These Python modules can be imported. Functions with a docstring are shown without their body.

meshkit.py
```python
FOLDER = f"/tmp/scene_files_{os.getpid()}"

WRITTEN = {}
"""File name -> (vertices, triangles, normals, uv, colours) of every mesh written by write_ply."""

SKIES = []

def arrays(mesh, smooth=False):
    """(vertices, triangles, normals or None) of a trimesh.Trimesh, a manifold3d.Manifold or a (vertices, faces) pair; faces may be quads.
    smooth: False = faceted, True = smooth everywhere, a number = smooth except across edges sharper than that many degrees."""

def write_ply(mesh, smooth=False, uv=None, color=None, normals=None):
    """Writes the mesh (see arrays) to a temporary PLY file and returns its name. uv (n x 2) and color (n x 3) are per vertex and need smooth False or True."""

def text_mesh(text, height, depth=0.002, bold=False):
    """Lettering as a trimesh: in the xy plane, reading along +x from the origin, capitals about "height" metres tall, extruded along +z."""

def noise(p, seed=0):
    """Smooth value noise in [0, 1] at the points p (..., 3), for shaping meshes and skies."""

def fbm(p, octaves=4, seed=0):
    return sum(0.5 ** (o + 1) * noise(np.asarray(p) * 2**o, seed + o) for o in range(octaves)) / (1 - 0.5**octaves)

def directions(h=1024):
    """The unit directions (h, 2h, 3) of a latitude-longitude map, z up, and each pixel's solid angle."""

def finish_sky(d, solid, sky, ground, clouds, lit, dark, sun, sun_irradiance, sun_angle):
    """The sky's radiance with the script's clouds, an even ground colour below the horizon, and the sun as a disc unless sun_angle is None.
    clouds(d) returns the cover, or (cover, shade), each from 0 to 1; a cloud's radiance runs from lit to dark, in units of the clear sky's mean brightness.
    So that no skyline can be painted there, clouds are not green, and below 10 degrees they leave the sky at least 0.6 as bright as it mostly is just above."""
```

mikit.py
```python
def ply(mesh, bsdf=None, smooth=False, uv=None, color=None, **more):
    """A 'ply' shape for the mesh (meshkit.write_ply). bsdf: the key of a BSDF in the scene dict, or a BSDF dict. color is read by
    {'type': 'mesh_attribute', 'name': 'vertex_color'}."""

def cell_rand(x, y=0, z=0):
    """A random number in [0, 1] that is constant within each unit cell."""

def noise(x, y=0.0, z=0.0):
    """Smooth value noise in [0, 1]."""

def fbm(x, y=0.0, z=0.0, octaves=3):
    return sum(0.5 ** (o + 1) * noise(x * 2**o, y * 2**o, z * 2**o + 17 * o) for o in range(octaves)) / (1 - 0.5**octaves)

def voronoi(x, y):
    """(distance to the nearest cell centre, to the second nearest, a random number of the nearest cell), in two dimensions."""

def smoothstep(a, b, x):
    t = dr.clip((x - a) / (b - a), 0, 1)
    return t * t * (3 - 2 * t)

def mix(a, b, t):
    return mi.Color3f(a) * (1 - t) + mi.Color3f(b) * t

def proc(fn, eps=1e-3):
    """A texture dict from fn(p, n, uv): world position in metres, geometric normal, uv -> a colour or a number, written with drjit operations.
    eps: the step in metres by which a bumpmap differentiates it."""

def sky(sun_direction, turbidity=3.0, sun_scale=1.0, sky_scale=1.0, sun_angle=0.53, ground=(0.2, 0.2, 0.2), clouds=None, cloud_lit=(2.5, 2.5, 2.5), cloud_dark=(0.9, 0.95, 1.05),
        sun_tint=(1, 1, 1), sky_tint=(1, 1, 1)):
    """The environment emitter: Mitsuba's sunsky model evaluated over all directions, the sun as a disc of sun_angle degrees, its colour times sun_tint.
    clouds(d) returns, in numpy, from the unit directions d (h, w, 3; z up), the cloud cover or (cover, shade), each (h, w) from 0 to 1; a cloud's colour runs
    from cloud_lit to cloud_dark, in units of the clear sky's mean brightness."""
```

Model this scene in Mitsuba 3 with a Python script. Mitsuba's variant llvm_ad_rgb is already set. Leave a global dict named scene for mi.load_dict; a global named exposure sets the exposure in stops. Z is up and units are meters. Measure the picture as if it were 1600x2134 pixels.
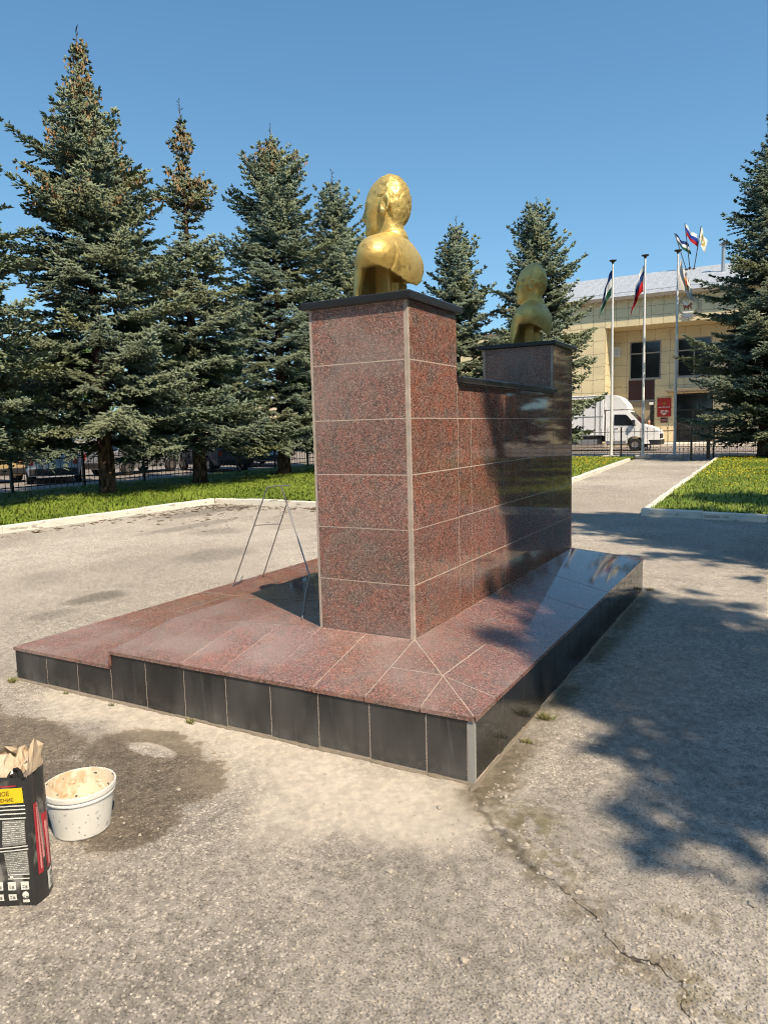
import math
import numpy as np
import trimesh
import manifold3d as m3
import shapely
import shapely.geometry as sg
from shapely import affinity
import drjit as dr
import mitsuba as mi
import mikit
import meshkit

T = mi.ScalarTransform4f
scene, labels = {}, {}
rng = np.random.default_rng(7)

# ------------------------------------------------------------------ camera, sky, exposure
ZG = 0.44423                                   # height of the pillars' foot above the asphalt
CAM = np.array([1.69623, -3.3116, 1.09918 + ZG])
YAW, PITCH, ROLL = 0.51209, -0.11219, -0.02638


def camera_axes():
    cp, sp, cy, sy = math.cos(PITCH), math.sin(PITCH), math.cos(YAW), math.sin(YAW)
    f = np.array([-sy * cp, cy * cp, sp])
    r = np.array([cy, sy, 0.0])
    u = np.cross(r, f)
    return f, r * math.cos(ROLL) + u * math.sin(ROLL), u * math.cos(ROLL) - r * math.sin(ROLL)


FWD, RIGHT, UP = camera_axes()
scene['camera'] = {'type': 'perspective', 'fov': 2 * math.degrees(math.atan(800 / 1506.73)), 'fov_axis': 'x', 'near_clip': 0.05, 'far_clip': 2000.0,
                   'to_world': T().look_at(origin=CAM.tolist(), target=(CAM + FWD).tolist(), up=UP.tolist())}
SUN_AZ = np.array([0.834, -0.551])
SUN_EL = math.radians(48.5)
SUN = [SUN_AZ[0] * math.cos(SUN_EL), SUN_AZ[1] * math.cos(SUN_EL), math.sin(SUN_EL)]
scene['sky'] = mikit.sky(SUN, turbidity=3, sun_scale=1.0, sky_scale=1.0, ground=(0.2, 0.19, 0.17), sky_tint=(0.89, 1.14, 1.12))
exposure = 2.0


# ------------------------------------------------------------------ materials
def rgb(c):
    return {'type': 'rgb', 'value': [float(x) for x in c]}


def plain(name, c, rough=0.6, metallic=0.0, spec=0.5, **kw):
    d = {'type': 'principled', 'base_color': rgb(c) if not isinstance(c, dict) else c, 'roughness': rough, 'metallic': metallic, 'specular': spec}
    d.update(kw)
    scene[name] = {'type': 'twosided', 'bsdf': d}


def uvw(p, n):
    """Plane coordinates of axis-aligned and gently sloped stone faces."""
    top = dr.abs(n.z) > 0.7
    return dr.select(top, p.x, p.x + p.y), dr.select(top, p.y, p.z)


def granite_color(p, n, uv):
    u, v = uvw(p, n)
    big = mikit.fbm(u * 9, v * 9, 3.0, 3)
    wx, wy = 0.006 * mikit.noise(u * 90, v * 90, 2.0), 0.006 * mikit.noise(u * 90, v * 90, 6.0)
    d1, d2, r1 = mikit.voronoi((u + wx) * 118, (v + wy) * 118)
    _, _, r2 = mikit.voronoi(u * 210 + 31, v * 210 + 7)
    red = mikit.mix((0.180, 0.062, 0.045), (0.345, 0.140, 0.100), r1)
    red = mikit.mix(red, (0.150, 0.080, 0.070), mikit.smoothstep(0.40, 0.70, big) * 0.5)
    c = dr.select(r1 < 0.22, mi.Color3f(0.060, 0.038, 0.032), red)
    c = dr.select((r1 > 0.22) & (r1 < 0.36), mi.Color3f(0.215, 0.165, 0.150), c)
    c = dr.select((r2 > 0.885), mi.Color3f(0.46, 0.35, 0.30), c)
    c = dr.select((r2 < 0.14), mi.Color3f(0.042, 0.026, 0.023), c)
    patch = mikit.fbm(u * 24, v * 24, 15.0, 3)
    lum0 = mi.luminance(c)
    c = mikit.mix(c, mi.Color3f(lum0 * 1.25 + 0.010, lum0 * 0.98 + 0.010, lum0 * 0.88 + 0.010), mikit.smoothstep(0.45, 0.68, patch) * 0.65)
    c = mikit.mix(c, mi.Color3f(0.190, 0.098, 0.076), 0.22)
    c = c * mi.Color3f(1.08, 0.97, 0.94)
    c = c * (0.86 + 0.26 * mikit.cell_rand(dr.floor((p.z - 0.444) / 0.2915 + 0.01), dr.floor(u / 0.59 + 0.02), 4.0))
    grey = mikit.smoothstep(0.60, 0.74, mikit.fbm(u * 11, v * 11, 11.0, 3))
    lum = mi.luminance(c)
    return mikit.mix(c, mi.Color3f(lum * 0.95, lum * 0.90, lum * 0.86), grey * 0.42)


def granite_dusty(p, n, uv):
    c = granite_color(p, n, uv)
    dust = mikit.smoothstep(0.42, 0.80, mikit.fbm(p.x * 3.1, p.y * 3.1, p.z * 3.1, 4))
    top = dr.select(dr.abs(n.z) > 0.7, 0.42, 0.08)
    near = mikit.smoothstep(1.2, -0.2, p.y)
    front = dr.select(n.y < -0.7, 1.0, 0.0)
    return mikit.mix(c, (0.34, 0.285, 0.275), dr.clip(dust * top * (0.25 + 0.75 * near) + top * 0.42 * near + front * (0.12 + 0.22 * dust), 0, 0.6))


def granite_rough(p, n, uv):
    near = mikit.smoothstep(1.2, -0.1, p.y)
    top = dr.select(dr.abs(n.z) > 0.7, 1.0, 0.0)
    front = dr.select(n.y < -0.7, 1.0, 0.0)
    return 0.035 + top * near * 0.30 + front * 0.22 + 0.02 * mikit.fbm(p.x * 4, p.y * 4, p.z * 4, 2)


scene['red_granite'] = {'type': 'principled', 'base_color': mikit.proc(granite_dusty), 'roughness': mikit.proc(granite_rough), 'specular': 0.55}


def black_color(p, n, uv):
    u, v = uvw(p, n)
    dust = mikit.fbm(u * 5, v * 2.2, 1.0, 4)
    streak = mikit.fbm(u * 42 + 3 * mikit.noise(u * 3, v * 3, 2.0), v * 2.5, 5.0, 4)
    front = dr.select(n.y < -0.7, 1.0, 0.12)
    f = dr.clip(mikit.smoothstep(0.25, 0.85, dust) * 0.55 * (0.6 + 0.8 * mikit.cell_rand(dr.floor(u / 0.2936 + 0.02), 3.0, 0.0)) + mikit.smoothstep(0.66, 0.82, streak) * 0.22 + 0.25 * mikit.smoothstep(0.10, 0.02, v) * mikit.smoothstep(0.3, 0.6, mikit.fbm(u * 25, v * 25, 3.0, 3)), 0, 1) * front
    _, _, r = mikit.voronoi(u * 420, v * 420)
    base = mikit.mix((0.010, 0.010, 0.011), (0.026, 0.027, 0.028), r)
    return mikit.mix(base, (0.115, 0.116, 0.114), f)


def black_rough(p, n, uv):
    return dr.select(n.y < -0.7, 0.34, 0.05)


scene['black_granite'] = {'type': 'principled', 'base_color': mikit.proc(black_color), 'roughness': mikit.proc(black_rough), 'specular': 0.5}


def mortar_color(p, n, uv):
    f = mikit.fbm(p.x * 18, p.y * 18, p.z * 18, 3)
    return mikit.mix((0.36, 0.305, 0.265), (0.56, 0.485, 0.43), f)


scene['mortar'] = {'type': 'twosided', 'bsdf': {'type': 'diffuse', 'reflectance': mikit.proc(mortar_color)}}
plain('slab_black', (0.022, 0.023, 0.026), 0.28, spec=0.5)


# asphalt
def pts_world(z=0.0):
    return None


STAIN = [(-2.25, -1.12, 0.62, 0.26), (-1.60, -1.10, 0.36, 0.24), (-1.05, -0.96, 0.40, 0.26), (-0.72, -1.12, 0.34, 0.28), (-0.62, -1.40, 0.27, 0.24), (-1.1, -1.38, 0.5, 0.3)]
CRACK = [(0.55, -0.56), (0.66, -0.71), (0.82, -0.86), (0.93, -0.97), (1.04, -1.04), (1.15, -1.11), (1.21, -1.16), (1.24, -1.22), (1.31, -1.28), (1.39, -1.28), (1.43, -1.28), (1.48, -1.32), (1.50, -1.40), (1.53, -1.55)]


def ellipse(p, cx, cy, rx, ry, wob):
    return 1 - dr.sqrt(dr.square((p.x - cx) / rx) + dr.square((p.y - cy) / ry)) + wob


def asphalt_color(p, n, uv):
    x, y = p.x, p.y
    big = mikit.fbm(x * 0.55, y * 0.55, 0.0, 4)
    mid = mikit.fbm(x * 3.3, y * 3.3, 4.0, 4)
    fine = mikit.fbm(x * 38, y * 38, 9.0, 3)
    d1, d2, r1 = mikit.voronoi(x * 78, y * 78)
    _, _, r2 = mikit.voronoi(x * 185 + 11, y * 185)
    base = mikit.mix((0.280, 0.258, 0.226), (0.372, 0.348, 0.310), mikit.smoothstep(0.25, 0.75, big))
    base = base * (0.80 + 0.40 * mid)
    d3, _, r3 = mikit.voronoi(x * 47 + 3, y * 47 + 8)
    stone = mikit.mix((0.20, 0.180, 0.150), (0.58, 0.535, 0.465), r1 * r1)
    big_stone = mikit.smoothstep(0.36, 0.26, d3) * dr.select(r3 > 0.62, 0.75, 0.0)
    core = mikit.smoothstep(0.42, 0.30, d1)
    worn = mikit.smoothstep(0.30, 0.62, mikit.fbm(x * 1.3 + 5, y * 1.3, 2.0, 3))
    c = mikit.mix(base, stone, core * dr.select(r1 > 0.35, 0.85, 0.25) * (0.35 + 0.65 * worn))
    c = mikit.mix(c, mikit.mix((0.25, 0.22, 0.19), (0.60, 0.55, 0.48), r3 * 2.6 - 1.6), big_stone * worn)
    c = c * (0.60 + 0.80 * fine)
    c = c * dr.select(r2 > 0.86, 0.62, dr.select(r2 < 0.10, 1.30, 1.0))
    # cement dust swept along the plinth
    wob = (mid - 0.5) * 1.1
    dust = mikit.smoothstep(-0.25, 0.6, ellipse(p, 0.05, -0.80, 0.75, 0.42, wob))
    dust = dr.maximum(dust, 0.75 * mikit.smoothstep(-0.25, 0.5, ellipse(p, -0.95, -0.62, 1.5, 0.25, wob)))
    c = mikit.mix(c, mi.Color3f(0.56, 0.505, 0.43) * (0.80 + 0.4 * fine), dust * 0.85)
    # wet patch round the bucket
    wet = mi.Float(-9)
    for s in STAIN:
        wet = dr.maximum(wet, ellipse(p, *s, wob * 0.62 + (fine - 0.5) * 0.5 - 0.06))
    dry = ellipse(p, -1.02, -0.90, 0.17, 0.06, wob * 0.6)
    wet = mikit.smoothstep(-0.08, 0.14, wet) * (1 - mikit.smoothstep(-0.05, 0.25, dry))
    c = c * (1 - wet * 0.64 * (0.64 + 0.36 * mid)) * mi.Color3f(1 - wet * 0.0, 1 - wet * 0.07, 1 - wet * 0.16)
    # shallow puddle marks
    for cx, cy, rx, ry, k in ((-4.15, 1.32, 0.24, 0.40, 0.45), (-3.97, 0.68, 0.2, 0.28, 0.3), (-4.75, 3.7, 0.55, 0.75, 0.3), (-7.2, 5.9, 0.3, 1.4, 0.35), (-6.3, 5.4, 0.5, 0.5, 0.28), (-8.6, 7.6, 0.5, 1.7, 0.4)):
        c = c * (1 - k * mikit.smoothstep(-0.1, 0.5, ellipse(p, cx, cy, rx, ry, wob)))
    # crack that starts at the plinth's corner, with dirt round it
    d = mi.Float(9)
    wx = (mikit.noise(x * 20, y * 20, 1.0) - 0.5) * 0.030 + (mikit.noise(x * 75, y * 75, 3.0) - 0.5) * 0.011
    wy = (mikit.noise(x * 20, y * 20, 8.0) - 0.5) * 0.030 + (mikit.noise(x * 75, y * 75, 5.0) - 0.5) * 0.011
    for (ax, ay), (bx, by) in zip(CRACK[:-1], CRACK[1:]):
        ex, ey = bx - ax, by - ay
        t = dr.clip(((x + wx - ax) * ex + (y + wy - ay) * ey) / (ex * ex + ey * ey), 0, 1)
        d = dr.minimum(d, dr.sqrt(dr.square(x + wx - ax - t * ex) + dr.square(y + wy - ay - t * ey)))
    open_ = mikit.smoothstep(0.95, 1.15, x)
    dirt = mikit.smoothstep(0.12, 0.0, d + 0.10 * (mikit.fbm(x * 9, y * 9, 7.0, 4) - 0.5)) * mikit.smoothstep(0.42, 0.60, mikit.fbm(x * 20, y * 20, 4.0, 3))
    c = mikit.mix(c, mi.Color3f(0.155, 0.128, 0.078) * (0.6 + 0.8 * fine), dirt * 0.62)
    c = c * (1 - mikit.smoothstep(0.0046, 0.0014, d) * (0.18 + 0.62 * open_) * mikit.smoothstep(0.22, 0.40, mikit.fbm(x * 14, y * 14, 6.0, 2)))
    c = c * (1 - 0.45 * mikit.smoothstep(0.025, 0.005, d) * (1 - open_))
    for cx, cy, rx, ry, k in ((0.86, -0.70, 0.17, 0.22, 0.75), (1.02, -0.92, 0.13, 0.12, 0.6), (0.68, -0.55, 0.10, 0.16, 0.6), (1.48, -1.02, 0.14, 0.05, 0.45), (1.56, -1.36, 0.10, 0.12, 0.5), (1.22, -1.36, 0.10, 0.05, 0.35)):
        f = mikit.smoothstep(-0.2, 0.7, ellipse(p, cx, cy, rx, ry, wob)) * mikit.smoothstep(0.38, 0.60, mikit.fbm(x * 26, y * 26, 12.0, 4))
        c = mikit.mix(c, mikit.mix((0.13, 0.105, 0.070), (0.175, 0.165, 0.075), mikit.fbm(x * 12, y * 12, 3.0, 2)) * (0.6 + 0.8 * fine), f * k)
    # earth at the plinth's right foot
    foot = mikit.smoothstep(0.16, 0.02, dr.abs(x - 0.60)) * mikit.smoothstep(-0.9, -0.5, y) * mikit.smoothstep(3.9, 3.0, y)
    return mikit.mix(c, mi.Color3f(0.12, 0.10, 0.065) * (0.6 + 0.8 * fine), foot * mikit.smoothstep(0.3, 0.6, mid) * 0.8)


def asphalt_height(p, n, uv):
    d1, _, r1 = mikit.voronoi(p.x * 78, p.y * 78)
    return 0.0060 * r1 * mikit.smoothstep(0.5, 0.2, d1) + 0.003 * mikit.fbm(p.x * 60, p.y * 60, 2.0, 2)


scene['asphalt_mat'] = {'type': 'twosided', 'bsdf': {'type': 'bumpmap', 'arbitrary': mikit.proc(asphalt_height, eps=0.0015), 'scale': 1.0,
                                                     'bsdf': {'type': 'principled', 'base_color': mikit.proc(asphalt_color), 'roughness': 0.85, 'specular': 0.25}}}


def road_color(p, n, uv):
    return mikit.mix((0.22, 0.20, 0.185), (0.33, 0.30, 0.275), mikit.fbm(p.x * 0.8, p.y * 0.8, 3.0, 4)) * (0.8 + 0.4 * mikit.fbm(p.x * 12, p.y * 12, 1.0, 2))


scene['road_mat'] = {'type': 'twosided', 'bsdf': {'type': 'diffuse', 'reflectance': mikit.proc(road_color)}}


def turf_color(p, n, uv):
    return mikit.mix((0.020, 0.030, 0.008), (0.075, 0.105, 0.020), mikit.fbm(p.x * 5, p.y * 5, 1.0, 4))


scene['turf_mat'] = {'type': 'twosided', 'bsdf': {'type': 'diffuse', 'reflectance': mikit.proc(turf_color)}}
scene['grass_mat'] = {'type': 'twosided', 'bsdf': {'type': 'principled', 'base_color': {'type': 'mesh_attribute', 'name': 'vertex_color'}, 'roughness': 0.55, 'specular': 0.3}}
scene['needle_mat'] = {'type': 'twosided', 'bsdf': {'type': 'principled', 'base_color': {'type': 'mesh_attribute', 'name': 'vertex_color'}, 'roughness': 0.6, 'specular': 0.25}}
scene['print_mat'] = {'type': 'twosided', 'bsdf': {'type': 'principled', 'base_color': {'type': 'mesh_attribute', 'name': 'vertex_color'}, 'roughness': 0.7, 'specular': 0.2}}


def kerb_color(p, n, uv):
    wear = mikit.fbm(p.x * 7, p.y * 7, p.z * 20, 4)
    chip = mikit.smoothstep(0.60, 0.70, wear)
    return mikit.mix((0.80, 0.77, 0.69), (0.36, 0.33, 0.28), chip * 0.8) * (0.86 + 0.24 * mikit.fbm(p.x * 2, p.y * 2, 3.0, 3))


scene['kerb_paint'] = {'type': 'twosided', 'bsdf': {'type': 'diffuse', 'reflectance': mikit.proc(kerb_color)}}


def bark_color(p, n, uv):
    f = mikit.fbm(p.x * 16, p.y * 16, p.z * 5, 4)
    return mikit.mix((0.040, 0.028, 0.021), (0.155, 0.105, 0.078), mikit.smoothstep(0.3, 0.7, f))


scene['bark_mat'] = {'type': 'twosided', 'bsdf': {'type': 'diffuse', 'reflectance': mikit.proc(bark_color)}}


def gold_color(p, n, uv):
    f = mikit.fbm(p.x * 22, p.y * 22, p.z * 22, 4)
    g = mikit.fbm(p.x * 7, p.y * 7, p.z * 7, 3)
    c = mikit.mix((0.80, 0.61, 0.215), (0.64, 0.44, 0.13), mikit.smoothstep(0.35, 0.75, g))
    return mikit.mix(c, (0.34, 0.23, 0.085), mikit.smoothstep(0.60, 0.78, f) * 0.6)


def gold_height(p, n, uv):
    return 0.0022 * mikit.fbm(p.x * 60, p.y * 60, p.z * 60, 3)


scene['gold_paint'] = {'type': 'twosided', 'bsdf': {'type': 'bumpmap', 'arbitrary': mikit.proc(gold_height, eps=0.002), 'scale': 1.0,
                                                    'bsdf': {'type': 'principled', 'base_color': mikit.proc(gold_color), 'roughness': 0.47, 'metallic': 0.62, 'specular': 0.5}}}


def panel_color(p, n, uv):
    r = mikit.cell_rand(dr.floor(p.x / 0.7), dr.floor(p.z / 0.6))
    return mi.Color3f(0.71, 0.60, 0.37) * (0.93 + 0.10 * r + 0.05 * mikit.fbm(p.x * 2, p.z * 2, 1.0, 3))


scene['panel_mat'] = {'type': 'twosided', 'bsdf': {'type': 'principled', 'base_color': mikit.proc(panel_color), 'roughness': 0.5, 'specular': 0.35}}


def bag_paper(p, n, uv):
    f = mikit.fbm(p.x * 30, p.y * 30, p.z * 30, 3)
    return mikit.mix((0.50, 0.38, 0.26), (0.72, 0.60, 0.46), f)


scene['kraft_paper'] = {'type': 'twosided', 'bsdf': {'type': 'diffuse', 'reflectance': mikit.proc(bag_paper)}}


def bag_film(p, n, uv):
    f = mikit.fbm(p.x * 24, p.y * 24, p.z * 10, 4)
    return mikit.mix((0.030, 0.031, 0.032), (0.24, 0.24, 0.225), mikit.smoothstep(0.56, 0.80, f))


scene['bag_film'] = {'type': 'twosided', 'bsdf': {'type': 'principled', 'base_color': mikit.proc(bag_film), 'roughness': 0.32, 'specular': 0.5}}


def bucket_inside(p, n, uv):
    f = mikit.fbm(p.x * 26, p.y * 26, p.z * 18, 4)
    c = mikit.mix((0.74, 0.66, 0.53), (0.56, 0.42, 0.27), mikit.smoothstep(0.42, 0.7, f))
    return mikit.mix(c, (0.12, 0.11, 0.10), mikit.smoothstep(0.74, 0.80, mikit.fbm(p.x * 60, p.y * 60, p.z * 60, 2)))


def bucket_outside(p, n, uv):
    f = mikit.fbm(p.x * 34, p.y * 34, p.z * 34, 3)
    return mikit.mix((0.76, 0.76, 0.73), (0.40, 0.40, 0.40), mikit.smoothstep(0.70, 0.78, f) * 0.7)


scene['bucket_in'] = {'type': 'twosided', 'bsdf': {'type': 'principled', 'base_color': mikit.proc(bucket_inside), 'roughness': 0.6, 'specular': 0.3}}
scene['bucket_out'] = {'type': 'twosided', 'bsdf': {'type': 'principled', 'base_color': mikit.proc(bucket_outside), 'roughness': 0.4, 'specular': 0.45}}
plain('white_metal', (0.74, 0.74, 0.73), 0.35)
plain('white_paint', (0.80, 0.80, 0.80), 0.25, clearcoat=0.6, clearcoat_gloss=0.9)
plain('box_white', (0.76, 0.77, 0.78), 0.45)
plain('grey_metal', (0.35, 0.36, 0.37), 0.4, 0.6)
plain('dark_metal', (0.030, 0.030, 0.032), 0.45)
plain('rod_metal', (0.30, 0.30, 0.30), 0.4, 0.5)
plain('black_rubber', (0.018, 0.018, 0.018), 0.8)
plain('black_plastic', (0.025, 0.025, 0.027), 0.5)
plain('dark_glass', (0.012, 0.015, 0.018), 0.06, spec=0.7)
plain('roof_metal', (0.40, 0.43, 0.46), 0.45, 0.2)
plain('trim_brown', (0.20, 0.165, 0.12), 0.6)
plain('soffit', (0.50, 0.40, 0.22), 0.6)
plain('maroon_panel', (0.055, 0.020, 0.018), 0.35)
plain('frame_grey', (0.30, 0.27, 0.24), 0.5)
plain('door_beige', (0.30, 0.25, 0.17), 0.4)
plain('sign_red', (0.36, 0.022, 0.016), 0.45)
plain('sign_white', (0.75, 0.72, 0.68), 0.5)
plain('crest_brown', (0.28, 0.085, 0.035), 0.5)
plain('pale_pointing', (0.46, 0.385, 0.335), 0.9)
plain('grey_mortar', (0.30, 0.30, 0.29), 0.8)
plain('earthy_mortar', (0.20, 0.172, 0.135), 0.9)
plain('stone_light', (0.55, 0.50, 0.44), 0.8)
plain('post_brown', (0.17, 0.12, 0.085), 0.6)
plain('silver_blue', (0.30, 0.38, 0.48), 0.3, 0.3, clearcoat=1.0, clearcoat_gloss=0.95)
plain('navy_paint', (0.020, 0.030, 0.055), 0.25, clearcoat=1.0, clearcoat_gloss=0.95)
plain('pale_blue_paint', (0.48, 0.57, 0.68), 0.3, clearcoat=1.0, clearcoat_gloss=0.95)
plain('grey_paint', (0.28, 0.29, 0.31), 0.3, 0.3, clearcoat=1.0, clearcoat_gloss=0.95)
plain('red_paint', (0.40, 0.030, 0.022), 0.3, clearcoat=1.0, clearcoat_gloss=0.95)
plain('tan_paint', (0.42, 0.30, 0.15), 0.3, clearcoat=1.0, clearcoat_gloss=0.95)
plain('headlight_mat', (0.55, 0.58, 0.6), 0.12, 0.2)
plain('tail_red', (0.35, 0.015, 0.012), 0.2)
plain('alloy', (0.45, 0.42, 0.40), 0.35, 0.8)
plain('skin', (0.50, 0.27, 0.20), 0.5)
plain('pink_cloth', (0.62, 0.42, 0.39), 0.85)
plain('blue_cloth', (0.05, 0.06, 0.10), 0.85)
plain('hair_dark', (0.10, 0.075, 0.06), 0.6)
plain('yellow_print', (0.78, 0.58, 0.02), 0.4)
plain('red_print', (0.38, 0.030, 0.045), 0.4)
plain('pink_print', (0.62, 0.28, 0.28), 0.4)
plain('white_print', (0.70, 0.70, 0.67), 0.45)
plain('grey_print', (0.20, 0.20, 0.195), 0.45)
plain('brown_print', (0.22, 0.14, 0.015), 0.5)
plain('dandelion_yellow', (0.75, 0.55, 0.02), 0.7)
plain('cream_wall', (0.62, 0.52, 0.38), 0.8)
plain('pebble_mat', (0.42, 0.38, 0.32), 0.85)
plain('dry_leaf', (0.085, 0.060, 0.035), 0.9)
plain('plaza_white', (0.70, 0.70, 0.68), 0.6)


# ------------------------------------------------------------------ mesh helpers
def numbered(key):
    if key not in scene and not any(k.startswith(key + '__') for k in scene):
        return key
    i = 1
    while f'{key}_{i:03d}' in scene or any(k.startswith(f'{key}_{i:03d}__') for k in scene):
        i += 1
    return f'{key}_{i:03d}'


COUNT = {}


def fresh(key):
    """A key not used yet: key, key_001, ..."""
    n = COUNT.get(key, 0)
    COUNT[key] = n + 1
    return key if n == 0 else f'{key}_{n:03d}'


def label(key, text, cat=None, group=None, kind=None):
    d = labels.setdefault(key, {})
    for k, v in (('label', text), ('category', cat), ('group', group), ('kind', kind)):
        if v:
            d[k] = v
    return key


def add(key, mesh, mat, smooth=False, color=None, normals=None, **kw):
    key = fresh(key)
    if normals is not None:
        scene[key] = {'type': 'ply', 'filename': meshkit.write_ply(mesh, False, None, color, normals), 'face_normals': False, 'bsdf': {'type': 'ref', 'id': mat}}
        return key
    scene[key] = mikit.ply(mesh, mat, smooth=smooth, color=color, **kw)
    return key


def cat(ms):
    return trimesh.util.concatenate([m for m in ms])


def man(m):
    if hasattr(m, 'to_mesh'):
        x = m.to_mesh()
        return trimesh.Trimesh(x.vert_properties[:, :3], x.tri_verts, process=False)
    return m


def box(x0, x1, y0, y1, z0, z1):
    m = trimesh.creation.box(extents=(x1 - x0, y1 - y0, z1 - z0))
    m.apply_translation(((x0 + x1) / 2, (y0 + y1) / 2, (z0 + z1) / 2))
    return m


def prism(poly, zf, th):
    """A slab under the convex plan polygon: top at zf(x, y), underside th lower."""
    c = np.array(poly.exterior.coords)[:-1]
    if not poly.exterior.is_ccw:
        c = c[::-1]
    n = len(c)
    top = np.column_stack([c, [zf(*q) for q in c]])
    bot = top - [0, 0, th]
    f = [[0, i, i + 1] for i in range(1, n - 1)] + [[n, n + i + 1, n + i] for i in range(1, n - 1)]
    for i in range(n):
        j = (i + 1) % n
        f += [[i, n + i, n + j], [i, n + j, j]]
    return trimesh.Trimesh(np.vstack([top, bot]), f, process=False)


def extrude(poly, h, plane='xz', at=0.0):
    """A shapely polygon extruded: plane 'xz' along +y from y = at, 'yz' along +x from x = at, 'xy' along +z."""
    ms = [trimesh.creation.extrude_polygon(g, h, engine='earcut') for g in getattr(poly, 'geoms', [poly])]
    m = cat(ms)
    v = m.vertices.copy()
    if plane == 'xz':
        v = np.column_stack([v[:, 0], at + h - v[:, 2], v[:, 1]])
    elif plane == 'yz':
        v = np.column_stack([at + v[:, 2], v[:, 0], v[:, 1]])
    else:
        v = v + [0, 0, at]
    return trimesh.Trimesh(v, m.faces, process=False)


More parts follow.
